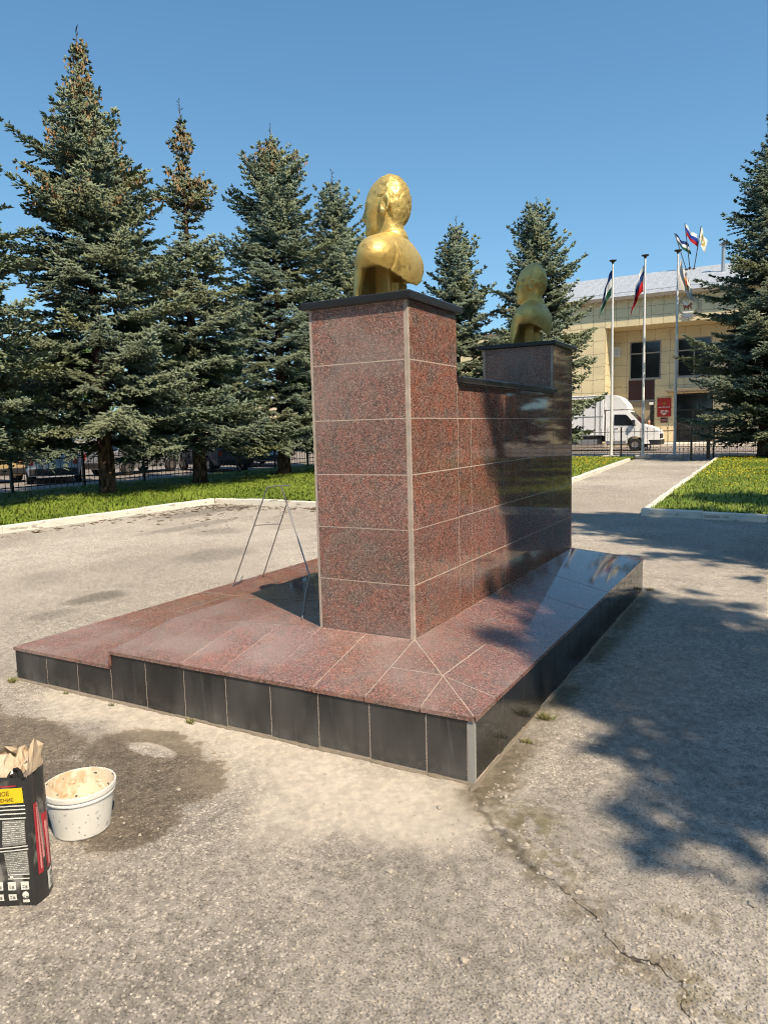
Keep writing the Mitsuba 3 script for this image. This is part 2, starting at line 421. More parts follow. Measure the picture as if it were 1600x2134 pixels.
def tube(pts, radii, sides=6, caps=True):
    p = np.asarray(pts, float)
    r = np.broadcast_to(np.asarray(radii, float), (len(p),))
    t = np.gradient(p, axis=0)
    t /= np.linalg.norm(t, axis=1, keepdims=True) + 1e-12
    ref = np.array([0, 0, 1.0]) if abs(t[:, 2]).mean() < 0.8 else np.array([1.0, 0, 0])
    a = np.cross(t, ref)
    a /= np.linalg.norm(a, axis=1, keepdims=True) + 1e-12
    b = np.cross(t, a)
    ang = np.arange(sides) * 2 * np.pi / sides
    v = p[:, None] + r[:, None, None] * (np.cos(ang)[None, :, None] * a[:, None] + np.sin(ang)[None, :, None] * b[:, None])
    n = len(p)
    i, j = np.meshgrid(np.arange(n - 1), np.arange(sides), indexing='ij')
    q = np.stack([i * sides + j, i * sides + (j + 1) % sides, (i + 1) * sides + (j + 1) % sides, (i + 1) * sides + j], -1).reshape(-1, 4)
    f = np.vstack([q[:, [0, 1, 2]], q[:, [0, 2, 3]]])
    v = v.reshape(-1, 3)
    if caps:
        k = len(v)
        v = np.vstack([v, p[0], p[-1]])
        c = np.arange(sides)
        f = np.vstack([f, np.stack([c * 0 + k, (c + 1) % sides, c], 1), np.stack([c * 0 + k + 1, (n - 1) * sides + c, (n - 1) * sides + (c + 1) % sides], 1)])
    m = trimesh.Trimesh(v, f, process=False)
    if m.volume < 0:
        m.invert()
    return m


def lathe(profile, sides=32):
    return trimesh.creation.revolve(np.asarray(profile, float), sections=sides)


def hull(points):
    return man(m3.Manifold.hull_points(np.asarray(points, float)))


def moved(m, x=0, y=0, z=0, rz=0.0, s=1.0):
    v = m.vertices * s
    c, d = math.cos(rz), math.sin(rz)
    v = np.column_stack([v[:, 0] * c - v[:, 1] * d, v[:, 0] * d + v[:, 1] * c, v[:, 2]]) + [x, y, z]
    return trimesh.Trimesh(v, m.faces, process=False)


def ball(c, r, sub=2):
    m = trimesh.creation.icosphere(subdivisions=sub)
    m.vertices = m.vertices * r + np.asarray(c)
    return m


def surface_nets(f, lo, hi, h):
    """Mesh of f(points) = 0 (f < 0 inside)."""
    lo, hi = np.asarray(lo, float), np.asarray(hi, float)
    n = np.ceil((hi - lo) / h).astype(int) + 1
    ax = [lo[k] + h * np.arange(n[k]) for k in range(3)]
    g = np.stack(np.meshgrid(*ax, indexing='ij'), -1)
    val = f(g.reshape(-1, 3)).reshape(n)
    neg = val < 0
    c = [slice(0, -1), slice(1, None)]
    cnt = sum(neg[c[a], c[b], c[d]].astype(int) for a in (0, 1) for b in (0, 1) for d in (0, 1))
    mixed = (cnt > 0) & (cnt < 8)
    idx = -np.ones(mixed.shape, int)
    cells = np.argwhere(mixed)
    idx[mixed] = np.arange(len(cells))
    acc, num = np.zeros((len(cells), 3)), np.zeros(len(cells))
    for axis in range(3):
        for a in (0, 1):
            for b in (0, 1):
                o = np.zeros((2, 3), int)
                o[1, axis] = 1
                oth = [k for k in range(3) if k != axis]
                o[:, oth[0]], o[:, oth[1]] = a, b
                v0 = val[tuple((cells + o[0]).T)]
                v1 = val[tuple((cells + o[1]).T)]
                m = (v0 < 0) != (v1 < 0)
                t = np.where(m, v0 / np.where(m, v0 - v1, 1), 0)
                pt = cells + o[0] + (o[1] - o[0]) * t[:, None]
                acc += np.where(m[:, None], pt, 0)
                num += m
    verts = lo + h * acc / np.maximum(num, 1)[:, None]
    faces = []
    for axis in range(3):
        s0 = [slice(None)] * 3
        s1 = [slice(None)] * 3
        s0[axis], s1[axis] = slice(0, -1), slice(1, None)
        cross = neg[tuple(s0)] != neg[tuple(s1)]
        e = np.argwhere(cross)
        oth = [k for k in range(3) if k != axis]
        ok = (e[:, oth[0]] > 0) & (e[:, oth[1]] > 0) & (e[:, oth[0]] < n[oth[0]] - 1) & (e[:, oth[1]] < n[oth[1]] - 1)
        e = e[ok]
        q = []
        for da, db in ((1, 1), (0, 1), (0, 0), (1, 0)):
            cc = e.copy()
            cc[:, oth[0]] -= da
            cc[:, oth[1]] -= db
            q.append(idx[tuple(cc.T)])
        q = np.stack(q, 1)
        flip = neg[tuple(e.T)]
        if axis == 1:
            flip = ~flip
        q = np.where(flip[:, None], q, q[:, ::-1])
        faces += [q[:, [0, 1, 2]], q[:, [0, 2, 3]]]
    return trimesh.Trimesh(verts, np.vstack(faces), process=False)


# SDF pieces on (n, 3) points
def s_ell(p, c, r):
    r = np.asarray(r, float)
    q = (p - np.asarray(c)) / r
    k = np.linalg.norm(q, axis=1)
    return (k - 1) * r.min() * np.where(k > 0, 1, 1)


def s_cap(p, a, b, ra, rb=None):
    rb = ra if rb is None else rb
    a, b = np.asarray(a, float), np.asarray(b, float)
    t = np.clip((p - a) @ (b - a) / ((b - a) @ (b - a)), 0, 1)
    return np.linalg.norm(p - a - t[:, None] * (b - a), axis=1) - (ra + (rb - ra) * t)


def s_box(p, c, r, rd=0.0):
    q = np.abs(p - np.asarray(c)) - (np.asarray(r) - rd)
    return np.linalg.norm(np.maximum(q, 0), axis=1) + np.minimum(q.max(1), 0) - rd


def smin(a, b, k):
    h = np.clip(0.5 + 0.5 * (b - a) / k, 0, 1)
    return b * (1 - h) + a * h - k * h * (1 - h)


def smax(a, b, k):
    return -smin(-a, -b, k)


# ------------------------------------------------------------------ ground, roads, lawns, kerbs
def sheet(x0, x1, y0, y1, z):
    v = np.array([[x0, y0, z], [x1, y0, z], [x1, y1, z], [x0, y1, z]], float)
    return trimesh.Trimesh(v, [[0, 1, 2], [0, 2, 3]], process=False)


add('asphalt_ground', sheet(-300, 300, -300, 300, 0.0), 'asphalt_mat')
label('asphalt_ground', 'worn pale asphalt of the square with a wet stain, cracks and cement dust', kind='structure')
add('side_road', sheet(-60, -17.6, -60, 200, 0.004), 'road_mat')
label('side_road', 'sunlit side road beyond the left fence', kind='structure')
add('front_street', sheet(-17.59, 60, 31.2, 45.9, 0.004), 'road_mat')
label('front_street', 'sunlit street between the front fence and the yellow building', kind='structure')

LAWN_Z = 0.09
LAWN_LEFT = sg.Polygon([(-17.35, -20), (-10.1, -20), (-9.72, 9.12), (-3.07, 9.22), (-4.24, 28.4), (-4.24, 30.6), (-17.35, 30.6)])
LAWN_RIGHT = sg.Polygon([(-0.78, 28.4), (-0.34, 9.48), (5.32, 9.02), (5.42, -20), (20, -20), (20, 30.6), (-0.78, 30.6)])
for poly, nm, tx in ((LAWN_LEFT, 'left_lawn', 'lawn strip under the left spruces'), (LAWN_RIGHT, 'right_lawn', 'lawn right of the path')):
    tris = [t for t in shapely.constrained_delaunay_triangles(poly).geoms]
    m = cat([prism(t, lambda x, y: LAWN_Z, 0.15) for t in tris])
    add(nm, m, 'turf_mat')
    label(nm, tx, kind='structure')


def kerb(lines, name, text, side):
    """White painted kerb stones along a polyline; side +1 = stones lie to the left of the line."""
    k = 0
    for (a, b) in zip(lines[:-1], lines[1:]):
        a, b = np.array(a, float), np.array(b, float)
        d = b - a
        L = np.linalg.norm(d)
        d /= L
        nrm = np.array([-d[1], d[0]]) * side
        n = max(1, int(round(L / 1.0)))
        for i in range(n):
            j = rng.normal(0, 0.006, 3)
            s0, s1 = i * L / n + 0.004, (i + 1) * L / n - 0.004
            w, h = 0.13, 0.125 + rng.normal(0, 0.005)
            o = a + nrm * j[0]
            p = [o + d * s0, o + d * s1 + nrm * j[1], o + d * s1 + nrm * (w + j[1]), o + d * s0 + nrm * w]
            c = 0.014
            lowr = [(*q, -0.02) for q in p] + [(*q, h - c) for q in p]
            mid = [p[0] + nrm * c, p[1] + nrm * c, p[2] - nrm * c, p[3] - nrm * c]
            add(f'{name}__stone', hull(lowr + [(*q, h) for q in mid]), 'kerb_paint')
    label(name, text, kind='structure')


kerb([(-9.95, -6), (-9.60, 9.0), (-6.82, 8.99), (-2.95, 9.1), (-4.14, 28.3)], 'left_kerb', 'white painted kerb round the left lawn', +1)
kerb([(-0.90, 28.3), (-0.46, 9.36), (1.44, 9.02), (5.2, 8.9), (5.3, -4)], 'right_kerb', 'white painted kerb round the right lawn', +1)

def unit(v):
    return v / (np.linalg.norm(v, axis=-1, keepdims=True) + 1e-12)


# grass blades, flowers and litter
def scatter(poly, n, gen):
    x0, y0, x1, y1 = poly.bounds
    out = np.zeros((0, 2))
    while len(out) < n:
        q = np.column_stack([gen.uniform(x0, x1, n), gen.uniform(y0, y1, n)])
        out = np.vstack([out, q[shapely.contains_xy(poly, q[:, 0], q[:, 1])]])
    return out[:n]


def grass(polys, name, text, seed, h0=0.035, h1=0.08):
    g = np.random.default_rng(seed)
    q = np.vstack([scatter(p, int(p.area * dens), g) for p, dens in polys])
    n = len(q)
    patch = meshkit.fbm(np.column_stack([q * 0.9, np.zeros(n)]), 3, 5)
    h = g.uniform(h0, h1, n) * (0.6 + 0.8 * patch)
    a = g.uniform(0, 2 * np.pi, n)
    w = g.uniform(0.008, 0.016, n)
    lean = g.normal(0, 0.35, (n, 2)) * h[:, None]
    b = np.column_stack([q, np.full(n, LAWN_Z - 0.005)])
    e = np.column_stack([np.cos(a) * w, np.sin(a) * w, np.zeros(n)])
    v = np.stack([b - e, b + e, b + np.column_stack([lean, h])], 1).reshape(-1, 3)
    f = np.arange(3 * n).reshape(-1, 3)
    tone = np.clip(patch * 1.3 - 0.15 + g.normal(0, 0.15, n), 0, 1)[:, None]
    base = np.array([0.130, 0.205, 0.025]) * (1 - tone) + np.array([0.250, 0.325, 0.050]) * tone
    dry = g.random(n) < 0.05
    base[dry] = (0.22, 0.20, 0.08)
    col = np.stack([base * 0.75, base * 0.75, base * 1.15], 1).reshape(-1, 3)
    nn = unit(np.repeat(np.column_stack([g.normal(0, 0.35, (n, 2)), np.ones(n)]), 3, axis=0))
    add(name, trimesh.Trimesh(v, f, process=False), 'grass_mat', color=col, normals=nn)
    label(name, text, 'grass', kind='stuff')


def cut(poly, x0, x1, y0, y1):
    return poly.intersection(sg.box(x0, y0, x1, y1))


grass([(cut(LAWN_LEFT, -17.2, -9, 3, 13), 620), (cut(LAWN_LEFT, -17.2, -9, 13, 30.4), 260), (cut(LAWN_LEFT, -9, -2, 9, 30.4), 420), (cut(LAWN_LEFT, -17.2, -9, -12, 3), 40)],
      'left_grass', 'short bright grass growing on the lawn under the left spruces', 11)
grass([(cut(LAWN_RIGHT, -1, 3.2, 9, 30.4), 760), (cut(LAWN_RIGHT, 3.2, 14, 9, 30.4), 120), (cut(LAWN_RIGHT, 5, 14, -12, 9), 60)],
      'right_grass', 'bright grass growing on the lawn right of the path', 12)


def flowers(polys, name, text, seed):
    g = np.random.default_rng(seed)
    q = np.vstack([scatter(p, n, g) for p, n in polys])
    keep = meshkit.fbm(np.column_stack([q * 0.8, np.zeros(len(q))]), 2, 3) > 0.40
    q = q[keep]
    o = trimesh.creation.icosphere(subdivisions=0)
    o = trimesh.Trimesh(np.array([[1, 0, 0], [-1, 0, 0], [0, 1, 0], [0, -1, 0], [0, 0, 0.5], [0, 0, -0.3]], float), [[0, 2, 4], [2, 1, 4], [1, 3, 4], [3, 0, 4], [2, 0, 5], [1, 2, 5], [3, 1, 5], [0, 3, 5]], process=False)
    s = g.uniform(0.012, 0.024, len(q))
    v = (o.vertices[None] * s[:, None, None] + np.column_stack([q, LAWN_Z + g.uniform(0.06, 0.12, len(q))])[:, None]).reshape(-1, 3)
    f = (o.faces[None] + (np.arange(len(q)) * 6)[:, None, None]).reshape(-1, 3)
    add(name, trimesh.Trimesh(v, f, process=False), 'dandelion_yellow')
    label(name, text, 'flowers', kind='stuff')


flowers([(cut(LAWN_RIGHT, -1, 3, 17, 29.5), 1200), (cut(LAWN_RIGHT, -1, 3, 12, 17), 160)], 'right_dandelions', 'yellow dandelions dotted over the lawn right of the path', 21)
flowers([(cut(LAWN_LEFT, -9, -3, 16, 29.5), 1700)], 'left_dandelions', 'yellow dandelions on the lawn left of the path', 22)


def pebbles(name, text, spots, seed, mat='pebble_mat', flat=0.55, s0=0.003, s1=0.008):
    g = np.random.default_rng(seed)
    o = trimesh.creation.icosphere(subdivisions=0)
    ms = []
    for (x, y, rx, ry, n) in spots:
        q = np.column_stack([g.normal(x, rx, n), g.normal(y, ry, n)])
        for p in q:
            if -1.75 - 0.9 < p[0] < 0.57 and -0.55 < p[1] < 3.6:
                continue
            s = g.uniform(s0, s1) * (1 + (g.random() < 0.06))
            v = o.vertices * (1 + g.normal(0, 0.18, (12, 1))) * [s, s * g.uniform(0.6, 1), s * flat]
            m = moved(trimesh.Trimesh(v, o.faces, process=False), p[0], p[1], s * flat * 0.5, g.uniform(0, 6))
            ms.append(m)
    add(name, cat(ms), mat)
    label(name, text, 'stones' if mat == 'pebble_mat' else 'leaf litter', kind='stuff')


pebbles('loose_gravel', 'loose pale gravel strewn over the worn asphalt', [(0.9, -1.55, 0.7, 0.35, 330), (1.4, -1.2, 0.3, 0.25, 170), (0.9, -0.9, 0.18, 0.18, 60), (0.3, -1.0, 0.5, 0.25, 70), (-0.4, -1.3, 0.4, 0.2, 30), (0.66, -0.45, 0.04, 0.2, 40)], 31)
pebbles('leaf_litter', 'dry dark leaf litter along the left kerb', [(-9.2, 7.6, 0.25, 1.0, 220), (-8.6, 8.5, 0.8, 0.25, 200), (-7.0, 8.6, 0.9, 0.15, 90), (-9.3, 4.5, 0.15, 1.5, 120), (-7.5, 6.6, 0.9, 0.8, 60)], 32, 'dry_leaf', 0.15, 0.015, 0.045)


# ------------------------------------------------------------------ the memorial
E_, F_, B_ = 0.560, 0.536, 3.585          # edges of the plinth: right, near, far
XS, XL = -1.735, -2.640                   # where the upper deck ends, where the lower deck ends
Z0, ZE, ZL = ZG, ZG - 0.137, ZG - 0.226   # pillar foot, outer edge, lower deck
ZT = Z0 + 1.751                           # underside of the pillar caps
MON = 'granite_memorial'
label(MON, 'red granite memorial of two tall pedestals joined by a wall on a black-edged stepped plinth', 'memorial')


def z_deck(x):
    return Z0 if x > -0.6 else Z0 - 0.065 * (-0.6 - x) / (-0.6 - XS)


def z_right(x, y):
    return Z0 + (ZE - Z0) * np.clip(x / E_, 0, 1)


def z_front(x, y):
    t = np.clip(-y / F_, 0, 1)
    return z_deck(x) * (1 - t) + ZE * t


def z_back(x, y):
    t = np.clip((y - 3.15) / (B_ - 3.15), 0, 1)
    return z_deck(x) * (1 - t) + ZE * t


def z_left(x, y):
    return z_deck(x)


# mortar cores: the bodies that the cladding is fixed to
add(f'{MON}__plinth', cat([box(XS + 0.016, E_ - 0.0140, -F_ + 0.0140, B_ - 0.03, -0.05, ZE - 0.030), box(XL + 0.0140, XS + 0.014, -F_ + 0.0140, B_ - 0.03, -0.05, ZL - 0.024)]), 'mortar')
P = f'{MON}__plinth'
bed = []
SLAB = 0.020
REG = {
    'right': (sg.Polygon([(0, 0), (E_, -F_), (E_, B_), (0, 3.15)]), z_right),
    'front': (sg.Polygon([(0, 0), (E_, -F_), (XS, -F_), (XS, 0)]), z_front),
    'left': (sg.Polygon([(-0.6, 0), (XS, 0), (XS, 3.15), (-0.6, 3.15)]), z_left),
    'back': (sg.Polygon([(0, 3.15), (E_, B_), (XS, B_), (XS, 3.15)]), z_back),
    'lower': (sg.Polygon([(XL, -F_), (XS - 0.002, -F_), (XS - 0.002, B_), (XL, B_)]), lambda x, y: ZL),
}


def grid_cells(xs, ys):
    return [sg.box(a, c, b, d) for a, b in zip(xs[:-1], xs[1:]) for c, d in zip(ys[:-1], ys[1:])]


CELLS = {
    'right': [sg.box(0, -1, 0.285, -0.27), sg.box(0.285, -1, 1, -0.27), sg.box(0, -0.27, 0.285, 0.30), sg.box(0.285, -0.27, 1, 0.30)] + grid_cells([0, 1], [0.30, 0.89, 1.48, 2.07, 2.66, 3.20, 4]),
    'front': [c for c in grid_cells([XS - 0.01, -1.46, -1.17, -0.885, -0.59, -0.295, 0.0, 0.29, 1], [-1, 1])],
    'left': grid_cells([XS - 0.01, -1.46, -1.17, -0.885, -0.59], [-0.01, 0.6, 1.2, 1.8, 2.4, 3.0, 3.3]),
    'back': grid_cells([XS - 0.01, -1.17, -0.59, 0.0, 1], [3, 4]),
    'lower': grid_cells([XL - 0.01, -2.32, -2.02, XS], [-1, -0.0, 0.6, 1.2, 1.8, 2.4, 3.0, 4]),
}
CELLS['front'][6:7] = [sg.box(0, -1, 0.29, -0.27), sg.box(0, -0.27, 0.29, 0.1)]
for r, (poly, zf) in REG.items():
    laid = []
    for c in CELLS[r]:
        t = poly.intersection(c)
        if t.area < 0.004:
            continue
        out = {'right': (0.012, 0), 'front': (0, -0.012), 'back': (0, 0.012)}.get(r)
        t = t.buffer(-0.0030, join_style='mitre')
        if t.is_empty:
            continue
        laid.append(t)
        dz = rng.normal(0, 0.0007)
        add(f'{P}__paving_slab', prism(t, lambda x, y: zf(x, y) + dz, SLAB), 'red_granite')
    gaps = poly.intersection(sg.box(XL + 0.016, -F_ + 0.016, E_ - 0.016, B_ - 0.016)).difference(shapely.union_all(laid))
    for tri in shapely.constrained_delaunay_triangles(gaps).geoms:
        if tri.area > 1e-7:
            bed.append(prism(tri, lambda x, y: zf(x, y) - 0.0016, 0.016))
add(f'{P}__mortar_bed', cat(bed), 'mortar')
add(f'{P}__riser', box(XS - 0.004, XS + 0.010, -F_ + 0.002, B_ - 0.002, ZL + 0.001, ZE - 0.022), 'red_granite')

# black skirting tiles
FX = [XL + 0.008, -2.323, -2.032, XS, -1.447, -1.152, -0.854, -0.559, -0.267, 0.022, 0.316, E_ - 0.045]
for a, b in zip(FX[:-1], FX[1:]):
    zt = (ZL if b < XS + 0.01 else ZE) - SLAB - 0.003
    add(f'{P}__skirting_tile', box(a + 0.0034, b - 0.0034, -F_ + 0.012, -F_ + 0.0285, 0.006 + rng.uniform(0, 0.012), zt), 'black_granite')
RY = [-F_ + 0.030, -0.222, -0.156, 0.140, 0.425, 0.71, 0.99, 1.28, 1.57, 1.86, 2.15, 2.44, 2.73, 3.02, 3.31, B_ - 0.015]
for a, b in zip(RY[:-1], RY[1:]):
    add(f'{P}__skirting_tile', box(E_ - 0.0285, E_ - 0.012, a + 0.0030, b - 0.0030, 0.006 + rng.uniform(0, 0.012), ZE - SLAB - 0.003), 'black_granite')
add(f'{P}__skirting_tile', box(XL + 0.012, XL + 0.0285, -F_ + 0.03, B_ - 0.02, 0.01, ZL - SLAB - 0.003), 'black_granite')
add(f'{P}__corner_mortar', cat([box(E_ - 0.044, E_ - 0.0122, -F_ + 0.0122, -F_ + 0.0295, 0.0, ZE - SLAB - 0.002)]), 'grey_mortar')
g = np.random.default_rng(5)
lip = []
for x in np.arange(XL, E_, 0.06):
    lip.append(ball((x, -F_ + 0.01, -0.004), 1, 1))
    lip[-1].vertices = (lip[-1].vertices - [x, -F_ + 0.01, -0.004]) * [0.05, g.uniform(0.010, 0.024), g.uniform(0.004, 0.012)] + [x, -F_ + 0.012, 0]
for y in np.arange(-F_, B_, 0.07):
    lip.append(ball((0, 0, 0), 1, 1))
    lip[-1].vertices = lip[-1].vertices * [g.uniform(0.006, 0.018), 0.055, g.uniform(0.004, 0.014)] + [E_ - 0.01, y, 0]
label(add(f'{P}__mortar_lip', cat(lip), 'earthy_mortar', smooth=True), 'ragged mortar along the foot', kind='stuff')


def clad_box(name, x0, x1, y0, y1, zb, zt, faces, core=True):
    """A mortar core with thin granite tiles proud of it. faces: {'-y': [(u0, u1, v0, v1)...]} in the face's own plan coordinate and z."""
    if core:
        add(name, box(x0, x1, y0, y1, zb - 0.06, zt), 'mortar')
    t0, t1 = 0.010, 0.0022
    for side, tiles in faces.items():
        for (u0, u1, v0, v1) in tiles:
            u0, u1, v0, v1 = u0 + 0.0025, u1 - 0.0025, v0 + 0.0028, v1 - 0.0028
            o = t1 + rng.normal(0, 0.0004)
            if side == '-y':
                b = box(u0, u1, y0 - o, y0 + t0, v0, v1)
            elif side == '+y':
                b = box(u0, u1, y1 - t0, y1 + o, v0, v1)
            elif side == '+x':
                b = box(x1 - t0, x1 + o, u0, u1, v0, v1)
            else:
                b = box(x0 - o, x0 + t0, u0, u1, v0, v1)
            add(f'{name}__granite_tile', b, 'red_granite')


def pointing(name, x0, x1, y0, y1, zs, front=True, right=True, ys=()):
    """Pale pointing in the level joints of a pillar, a hair behind the tile faces."""
    ms = []
    for z in zs:
        if front:
            ms.append(box(x0 + 0.014, x1 - 0.018, y0 - 0.0017, y0 + 0.004, z - 0.0030, z + 0.0030))
        if right:
            ms.append(box(x1 - 0.004, x1 + 0.0017, y0 + 0.014, y1 - 0.004, z - 0.0028, z + 0.0028))
    for y in ys:
        ms.append(box(x1 - 0.004, x1 + 0.0015, y - 0.0022, y + 0.0022, zs[0] - 0.29, ZW - 0.004))
    label(add(f'{name}__pointing', cat(ms), 'pale_pointing'), 'pale pointing in the level joints', kind='stuff')


ROWS = [Z0 + q for q in (0.0, 0.286, 0.579, 0.868, 1.159, 1.456, 1.751)]
G1 = 0.016                                    # mortar left open at the corners


def rows(us, zs):
    return [(a, b, c, d) for a, b in zip(us[:-1], us[1:]) for c, d in zip(zs[:-1], zs[1:])]


near = rows([-0.6 + G1, -0.3, -G1 - 0.004], ROWS[:2]) + rows([-0.6 + G1, -G1 - 0.004], ROWS[1:])
clad_box(f'{MON}__near_pillar', -0.6, 0.0, 0.0, 0.606, Z0, ZT,
         {'-y': near, '+x': rows([G1 - 0.004, 0.606], ROWS), '-x': rows([G1, 0.60], ROWS), '+y': rows([-0.6 + G1, -0.3, -G1], [Z0 + 1.41, ROWS[5], ROWS[6]])})
ZW = Z0 + 1.362
pointing(f'{MON}__near_pillar', -0.6, 0.0, 0.0, 0.606, ROWS[1:-1])
W_ROWS = ROWS[:5] + [ZW - 0.001]
clad_box(f'{MON}__joining_wall', -0.6, 0.0, 0.610, 2.556, Z0, ZW,
         {'+x': rows([0.610, 0.806, 1.392, 1.978, 2.556], W_ROWS), '-x': rows([0.610, 1.2, 1.8, 2.4, 2.556], W_ROWS)})
pointing(f'{MON}__joining_wall', -0.6, 0.0, 0.600, 2.560, ROWS[1:5], front=False, ys=(0.608, 0.806, 1.392, 1.978, 2.558))
pointing(f'{MON}__far_pillar', -0.6, 0.0, 2.550, 3.150, ROWS[1:-1], front=False)
clad_box(f'{MON}__far_pillar', -0.6, 0.0, 2.560, 3.150, Z0, ZT,
         {'-y': rows([-0.6 + G1, -0.30, -G1], [Z0 + 1.402, ZT]), '+x': rows([2.563, 3.150 - G1], ROWS), '-x': rows([2.563, 3.15 - G1], ROWS), '+y': rows([-0.6 + G1, -0.3, -G1], ROWS)})


def slab_round(x0, x1, y0, y1, z0, z1, c=0.006):
    pts = [(x, y, z) for x in (x0 + c, x1 - c) for y in (y0 + c, y1 - c) for z in (z0, z1)] + [(x, y, z) for x in (x0, x1) for y in (y0, y1) for z in (z0 + c, z1 - c)]
    return hull(pts)


OV = 0.032
add(f'{MON}__near_cap', slab_round(-0.6 - OV, OV, -OV, 0.606 + OV, ZT + 0.0005, ZT + 0.042), 'slab_black')
add(f'{MON}__far_cap', slab_round(-0.6 - OV, OV, 2.56 - OV, 3.15 + OV, ZT + 0.0005, ZT + 0.036), 'slab_black')
add(f'{MON}__wall_cap', slab_round(-0.6 - OV, OV + 0.006, 0.612, 2.554, ZW + 0.0005, ZW + 0.038), 'slab_black')
label(f'{MON}__far_pillar', 'far pedestal of dark red granite in tree shade')
label(f'{MON}__near_pillar', 'near sunlit pedestal of red granite tiles')


# ------------------------------------------------------------------ the golden busts
def bust_sdf(p):
    world = p
    p = np.column_stack([np.where(p[:, 0] > 0, p[:, 0] / 0.76, p[:, 0] / 1.04), p[:, 1], p[:, 2]])
    q = p.copy()
    q[:, 1] = np.abs(q[:, 1])
    n1 = meshkit.fbm(p * 26, 3, 3) - 0.5
    n2 = meshkit.fbm(p * [70, 70, 38], 2, 8) - 0.5
    # torso: a hollow shell
    sh = s_ell(q, (-0.015, 0.160, 0.245), (0.115, 0.145, 0.105))
    chest = s_ell(q, (0.040, 0.0, 0.150), (0.150, 0.235, 0.235))
    back = s_ell(q, (-0.055, 0.0, 0.200), (0.120, 0.225, 0.205))
    torso = smin(smin(sh, chest, 0.06), back, 0.06)
    skirt = s_ell(q, (0.095, 0, 0.02), (0.125, 0.215, 0.33))
    torso = smin(torso, np.maximum(skirt, p[:, 2] - 0.22), 0.05)
    trap = s_cap(q, (-0.038, 0, 0.306), (-0.02, 0.19, 0.262), 0.062, 0.058)
    torso = smin(torso, trap, 0.05)
    hollow = smin(s_ell(q, (-0.01, 0, 0.13), (0.145, 0.225, 0.215)), s_ell(q, (-0.03, 0.11, 0.20), (0.085, 0.125, 0.085)), 0.05)
    hollow = smin(hollow, s_ell(q, (0.085, 0, -0.02), (0.105, 0.19, 0.27)), 0.04)
    shell = smax(torso, -hollow, 0.012)
    ang = np.arctan2(q[:, 1] * 0.75, p[:, 0])
    # lower rim: pedestal level in front, an arch under each arm, a drop in the middle of the back
    deg = np.degrees(ang)
    rim = np.interp(deg, [0, 48, 62, 82, 112, 140, 162, 180], [-0.02, -0.02, 0.06, 0.165, 0.172, 0.135, 0.100, 0.085])
    shell = smax(shell, (rim - p[:, 2]) * 0.8, 0.008)
    stem = s_box(p, (-0.005, 0, 0.12), (0.055, 0.085, 0.15), 0.012)
    wedge = s_box(p, (-0.055, 0, 0.05), (0.045, 0.06, 0.07), 0.01)
    d = smin(shell, smin(stem, wedge, 0.01), 0.015)
    d = d + 0.002 * n1
    # jacket seams and collar
    seam = np.abs(np.sqrt(np.maximum((q[:, 1] - 0.155) ** 2, 0)) + 0.25 * (p[:, 2] - 0.30))
    d = d + 0.0035 * np.exp(-(seam / 0.008) ** 2) * (p[:, 2] > 0.12) * (p[:, 2] < 0.36)
    neck = s_cap(p, (-0.030, 0, 0.50), (-0.025, 0, 0.30), 0.074, 0.084)
    cc = p - np.array([-0.026, 0, 0.372])
    cc[:, 2] += 0.22 * cc[:, 0]
    collar = np.sqrt((np.hypot(cc[:, 0], cc[:, 1]) - 0.088 + 0.3 * cc[:, 2]) ** 2 + (np.maximum(np.abs(cc[:, 2]) - 0.016, 0)) ** 2) - 0.0105
    d = smin(d, neck, 0.012)
    d = smin(d, collar, 0.003)
    # head, turned a little to its left
    ct, st = math.cos(math.radians(19)), math.sin(math.radians(19))
    p = world
    p = np.column_stack([(p[:, 0] * ct + p[:, 1] * st) / 0.84 + 0.004, (-p[:, 0] * st + p[:, 1] * ct) / 0.95, p[:, 2]])
    q = p.copy()
    q[:, 1] = np.abs(q[:, 1])
    skull = s_ell(q, (-0.012, 0, 0.588), (0.136, 0.110, 0.140))
    face = s_ell(q, (0.056, 0, 0.522), (0.088, 0.088, 0.130))
    jaw = s_ell(q, (0.066, 0.0, 0.445), (0.072, 0.072, 0.060))
    chin = s_ell(q, (0.112, 0, 0.418), (0.030, 0.032, 0.028))
    cheek = s_ell(q, (0.090, 0.050, 0.505), (0.036, 0.030, 0.034))
    brow = s_cap(q, (0.124, 0.016, 0.578), (0.100, 0.068, 0.574), 0.017, 0.014)
    head = smin(skull, face, 0.05)
    for s, k in ((jaw, 0.04), (chin, 0.03), (cheek, 0.03), (brow, 0.02)):
        head = smin(head, s, k)
    socket = s_ell(q, (0.136, 0.038, 0.549), (0.024, 0.026, 0.018))
    head = smax(head, -socket, 0.016)
    head = smin(head, s_ell(q, (0.113, 0.039, 0.549), (0.021, 0.020, 0.016)), 0.004)
    head = smin(head, s_cap(q, (0.110, 0.025, 0.560), (0.104, 0.055, 0.556), 0.007), 0.006)
    nose = s_cap(q, (0.132, 0, 0.568), (0.163, 0, 0.502), 0.011, 0.015)
    head = smin(head, nose, 0.014)
    head = smin(head, s_ell(q, (0.147, 0.014, 0.496), (0.014, 0.012, 0.011)), 0.008)
    head = smin(head, s_cap(q, (0.140, 0, 0.467), (0.124, 0.024, 0.463), 0.009, 0.005), 0.008)
    head = smin(head, s_cap(q, (0.137, 0, 0.450), (0.122, 0.022, 0.453), 0.010, 0.005), 0.008)
    head = head + 0.006 * np.exp(-((q[:, 2] - 0.459) / 0.004) ** 2) * (p[:, 0] > 0.12) * (q[:, 1] < 0.03)
    # ear
    e = q - np.array([-0.012, 0.112, 0.545])
    ca, sa = math.cos(-0.25), math.sin(-0.25)
